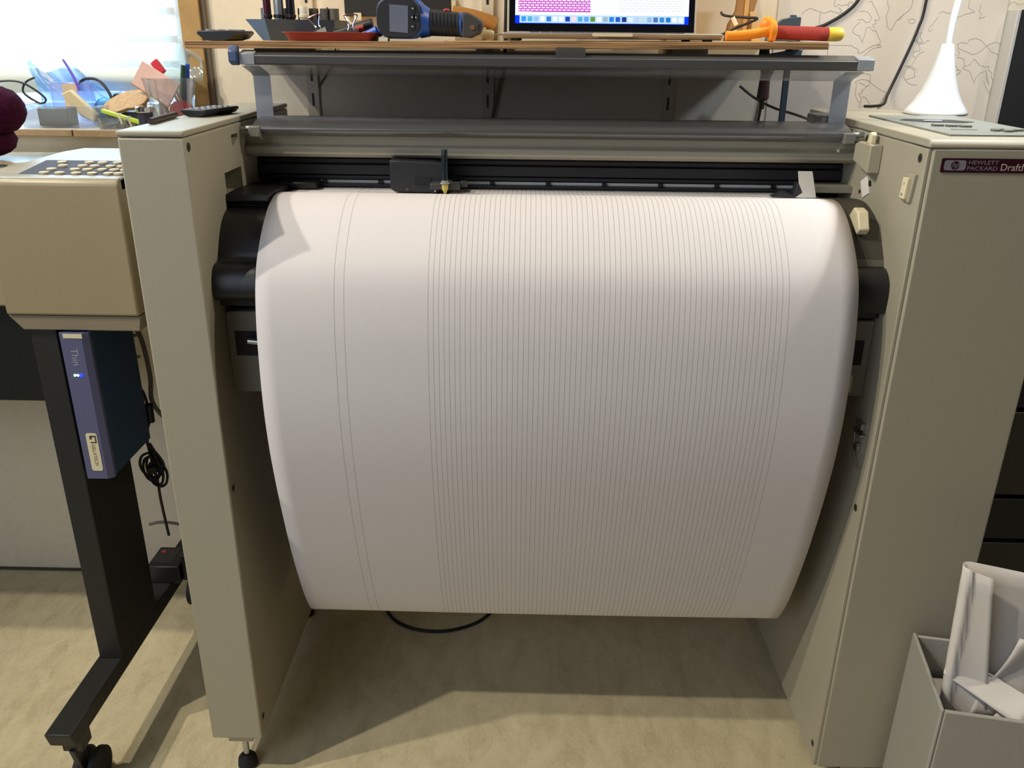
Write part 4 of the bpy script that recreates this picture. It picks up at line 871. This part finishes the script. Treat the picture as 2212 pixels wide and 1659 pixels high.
hh = obj('lamp_head', MB().lathe([(.050, 0), (.052, .004), (.050, .014), (.030, .026), (.01, .03)], HEAD, 32), LW, WL)
obj('diffuser', MB().lathe([(.001, -.001), (.046, -.001), (.047, .001)], HEAD, 32), em('led_panel', '#eaf4ff', 12), hh)
L_ = light('led_light', 'AREA', (HEAD.x, HEAD.y, HEAD.z-.004), 2.9, (.80, .91, 1), .085, (0, 0, 0)); L_.data.shape = 'DISK'

# ================================================================== map poster on the wall
MP = thing('world_map', 'large wall sheet with a fine outline map of the world behind the white lamp', 'map', (.8, YW, 1.05))
obj('sheet', MB().box(.464, .922, YW-.0026, YW-.0014, 1.02, 1.75), mat('map_paper', '#d3c8bb', .8), MP, smooth=0)
MAPD = "512,1325 518,1332 522,1334 528,1337 538,1334 550,1330 558,1328 563,1330 571,1333 576,1330 583,1330 589,1326 597,1324 603,1326;550,1330 550,1320 550,1308;576,1353 575,1343 579,1340 583,1345 591,1342 598,1345 605,1342 603,1348 609,1350 613,1343 618,1346 622,1351;584,1339 592,1334 588,1330 597,1328 606,1329;642,1349 650,1351 654,1343 660,1337 664,1329 671,1321 668,1315 661,1317 665,1310 658,1307 664,1300;627,1332 636,1333 645,1331 651,1325 655,1320 651,1312 643,1312 636,1318 631,1316 627,1317;632,1312 625,1306 620,1299 620,1294 627,1289 636,1286 640,1278 643,1274 644,1282 646,1288 646,1298 647,1303 655,1302 660,1296 667,1297;667,1297 673,1286 680,1277 678,1271 666,1268 656,1263 649,1257 641,1253 637,1254 638,1259 632,1263 626,1265 623,1268 598,1268 576,1268;675,1267 678,1271 683,1267 681,1264 675,1267;680,1265 667,1263 660,1258 654,1251 649,1248;574,1270 577,1265 575,1258 576,1248;680,1353 683,1344 687,1339 684,1329 683,1320 687,1313 687,1306 692,1300 698,1298 701,1305 704,1315 712,1319 716,1327;603,1219 605,1212 612,1210 616,1212;651,1213 656,1215 667,1213 671,1208 671,1201;641,1198 647,1201 655,1203 669,1201 676,1194 685,1189 694,1183 706,1179 712,1175 708,1167 706,1158 703,1150 695,1146;648,1197 656,1194 666,1189 661,1184 656,1181 659,1178 651,1174 657,1168 659,1161 658,1153 657,1145;669,1201 671,1192 666,1189;659,1168 666,1168 677,1156 673,1151 681,1144;661,1148 666,1152 672,1149;641,1198 646,1190 644,1184 645,1172 651,1161 657,1157;729,1317 736,1319 743,1317 742,1312 735,1310 730,1313 729,1317;754,1293 760,1294 758,1286 766,1276 756,1274 753,1283 754,1293;749,1281 753,1279 752,1274 749,1279;787,1329 794,1334 801,1331 816,1330 827,1324 824,1315 816,1319;787,1323 780,1311 774,1305 772,1298 777,1296 781,1301;757,1272 768,1273 774,1279 779,1279;757,1272 762,1265 763,1259 750,1258 751,1248 757,1246 764,1255 773,1258;757,1245 752,1233 745,1228 739,1219 739,1208 748,1198 758,1193 770,1193;737,1230 754,1228 765,1221;745,1228 758,1222 762,1209 744,1203;836,1272 844,1276 856,1274 858,1281 871,1284 883,1280 896,1270 889,1262 881,1256 871,1253 850,1261 842,1264 836,1272;896,1270 904,1274 914,1277 925,1273 942,1273 942,1265 934,1259 922,1254 907,1259 896,1270;813,1265 822,1264 826,1269 817,1276;817,1244 834,1246 837,1253 832,1255;837,1265 844,1256 842,1247 850,1246 856,1244 859,1230 857,1226;834,1246 837,1237 847,1224 854,1222 848,1213 831,1207;857,1226 867,1223 874,1219 879,1208 886,1198 887,1208 895,1218 906,1222;859,1230 869,1233 877,1245 889,1233 902,1229 910,1231;906,1222 908,1209 917,1195 908,1216;910,1231 909,1224 919,1218 918,1208 925,1204 929,1217 944,1227;904,1204 914,1186 925,1176 944,1173;920,1186 935,1189 945,1200;824,1234 839,1221 850,1224;830,1203 842,1210 854,1219;845,1355 844,1341 859,1333 839,1328 827,1322;869,1347 867,1335 874,1329 870,1320 882,1325;925,1348 932,1353 942,1348 954,1350;941,1154 936,1148 937,1144;731,1354 731,1343 726,1334 715,1325 707,1317"
cm_ = MB()
for seg_ in MAPD.split(';'):
    pts = [tuple(int(v)/1000 for v in t.split(',')) for t in seg_.split()]
    for (xa, za), (xb, zb) in zip(pts, pts[1:]):
        dx, dz = xb-xa, zb-za; l = math.hypot(dx, dz) or 1; px_, pz_ = -dz/l*.00032, dx/l*.00032
        y = YW-.0030
        cm_.add([(xa+px_, y, za+pz_), (xa-px_, y, za-pz_), (xb-px_, y, zb-pz_), (xb+px_, y, zb+pz_)], [(0, 1, 2, 3)])
cst = obj('coastlines', cm_, mat('map_ink', '#8d847a', .8), MP, smooth=0); cst['kind'] = 'stuff'

# ================================================================== dark cabinet at the right edge
SP = thing('flat_screen', 'black flat panel with a pale grey edge on the wall right of the white lamp', 'panel', (1.25, .65, .9))
obj('pale_edge', MB().box(.925, .932, .626, YW-.0005, .9, 1.337), mat('pale_grey_edge', '#b5b2ae', .5), SP, bevel=.001)
obj('panel', MB().box(.932, 1.65, .628, YW-.0005, .9, 1.337), mat('cabinet_black', '#1d1e20', .55), SP, bevel=.001)
CB = thing('black_cabinet', 'low black cabinet with drawers in the dark right of the right pillar', 'cabinet', (1.2, .5, -.05))
KB = MATS['cabinet_black']
obj('carcass', MB().box(.80, 1.7, .35, .62, -.05, .88), KB, CB, bevel=.002)
for z0, z1, nm2, cc in ((.31, .405, 'drawer_navy', '#0b0d18'), (.415, .60, 'drawer_olive', '#33332c'), (.61, .78, 'drawer_navy2', '#101626'), (-.03, .30, 'drawer_olive', '#33332c')):
    obj('drawer', MB().box(.806, 1.69, .33, .3495, z0, z1), mat(nm2, cc, .5), CB, bevel=.002)

# ================================================================== waste bin with paper in front of the right pillar
BR = math.radians(-10)
bn = thing('waste_bin', 'grey sheet metal box bin at the lower right corner', 'bin', (.606, -.200, -.05), local=True, rotz=BR)
BG = mat('bin_grey', '#9c9a92', .55, noise=.05, nscale=300)
t_ = .006; bw, bd_, bh = .30, .185, .385
obj('left_side', MB().prism('X', [(0, 0), (bd_, 0), (bd_, bh+.002), (0, bh)], 0, t_), BG, bn, bevel=.0025)
obj('front_side', MB().box(t_, bw, -.001, t_, 0, bh-.002), BG, bn, bevel=.002)
obj('back_side', MB().box(t_, bw, bd_-t_, bd_, 0, bh-.002), BG, bn, bevel=.002)
obj('right_side', MB().box(bw, bw+t_, 0, bd_, 0, bh), BG, bn, bevel=.002)
obj('bottom', MB().box(t_, bw, t_, bd_-t_, 0, .004), BG, bn, smooth=0)
PW = mat('waste_paper', '#d8d2cc', .85)
def rolled(name, label, fn, nu, nv):
    o = obj(name, MB().grid(fn, nu, nv), PW, smooth=60); s = o.modifiers.new('thickness', 'SOLIDIFY'); s.thickness = .0004
    return tag(o, label, 'paper', 'waste paper in the grey bin')
Rb = Matrix.Translation((.606, -.200, -.05)) @ Matrix.Rotation(BR, 4, 'Z')
def bl_(x, y, z): return tuple(Rb @ Vector((x, y, z)))
def standing(u, v):      # tall sheet folded back on itself at its left edge
    w = .030+.040*(1-v); xl = .028+.014*(1-v); r = .012; s_ = u*.345
    if s_ < w: x = xl+w-s_; y = .078+.006*math.sin(s_*40)
    elif s_ < w+PI*r: a = (s_-w)/r; x = xl-r*math.sin(a); y = .078+r*(1-math.cos(a))
    else: x = xl+(s_-w-PI*r); y = .102+.02*math.sin((x-xl)*8)
    top = .588-.050*max(0, x-.03)/.25-(.006 if s_ < w else 0)
    return bl_(x, y-.02*(1-v), .20+(top-.20)*v)
rolled('paper_sheet', 'tall white sheet with curled left edge standing in the bin', standing, 60, 12)
def fold_plane(A, B, C, D, wob, ph):
    A, B, C, D = map(Vector, (A, B, C, D))
    def f(u, v):
        p = A.lerp(B, u).lerp(D.lerp(C, u), v)
        w = wob*math.sin(PI*u)*math.sin(PI*v)+wob*.4*math.sin(u*9+ph)*math.sin(v*6)
        return bl_(p.x, p.y+w, p.z+w*.6)
    return f
rolled('folded_sheet', 'upright folded white flap in the middle of the bin', fold_plane((.065, .060, .33), (.19, .075, .34), (.25, .105, .455), (.120, .088, .470), .012, 1), 14, 12)
rolled('crumpled_sheet', 'creased white sheet lying along the left front of the bin', fold_plane((.020, .075, .395), (.125, .020, .355), (.160, .055, .380), (.030, .098, .415), .012, 0), 16, 10)
rolled('crumpled_sheet', 'crumpled white scrap at the right front of the bin', fold_plane((.085, .030, .33), (.29, .035, .33), (.29, .075, .415), (.12, .070, .375), .016, 2), 18, 10)
rolled('crumpled_sheet', 'dull white scrap deep in the left of the bin', fold_plane((.012, .02, .25), (.27, .02, .25), (.27, .165, .31), (.012, .165, .31), .02, 3), 12, 10)
# cable on the floor under the paper
tag(obj('floor_cable', MB().tube([(-.40, .60, -.046), (-.36, .50, -.046), (-.31, .455, -.046), (-.25, .44, -.046), (-.19, .45, -.046), (-.13, .49, -.046), (-.08, .58, -.046)], .004, 8), CABLEB), 'black cable lying on the floor behind the hanging sheet', 'cable')

# ================================================================== lift the whole place so that its floor is at z=0
for o in list(SC.objects):
    if o.parent is None and o.type != 'CAMERA': o.location.z += UP
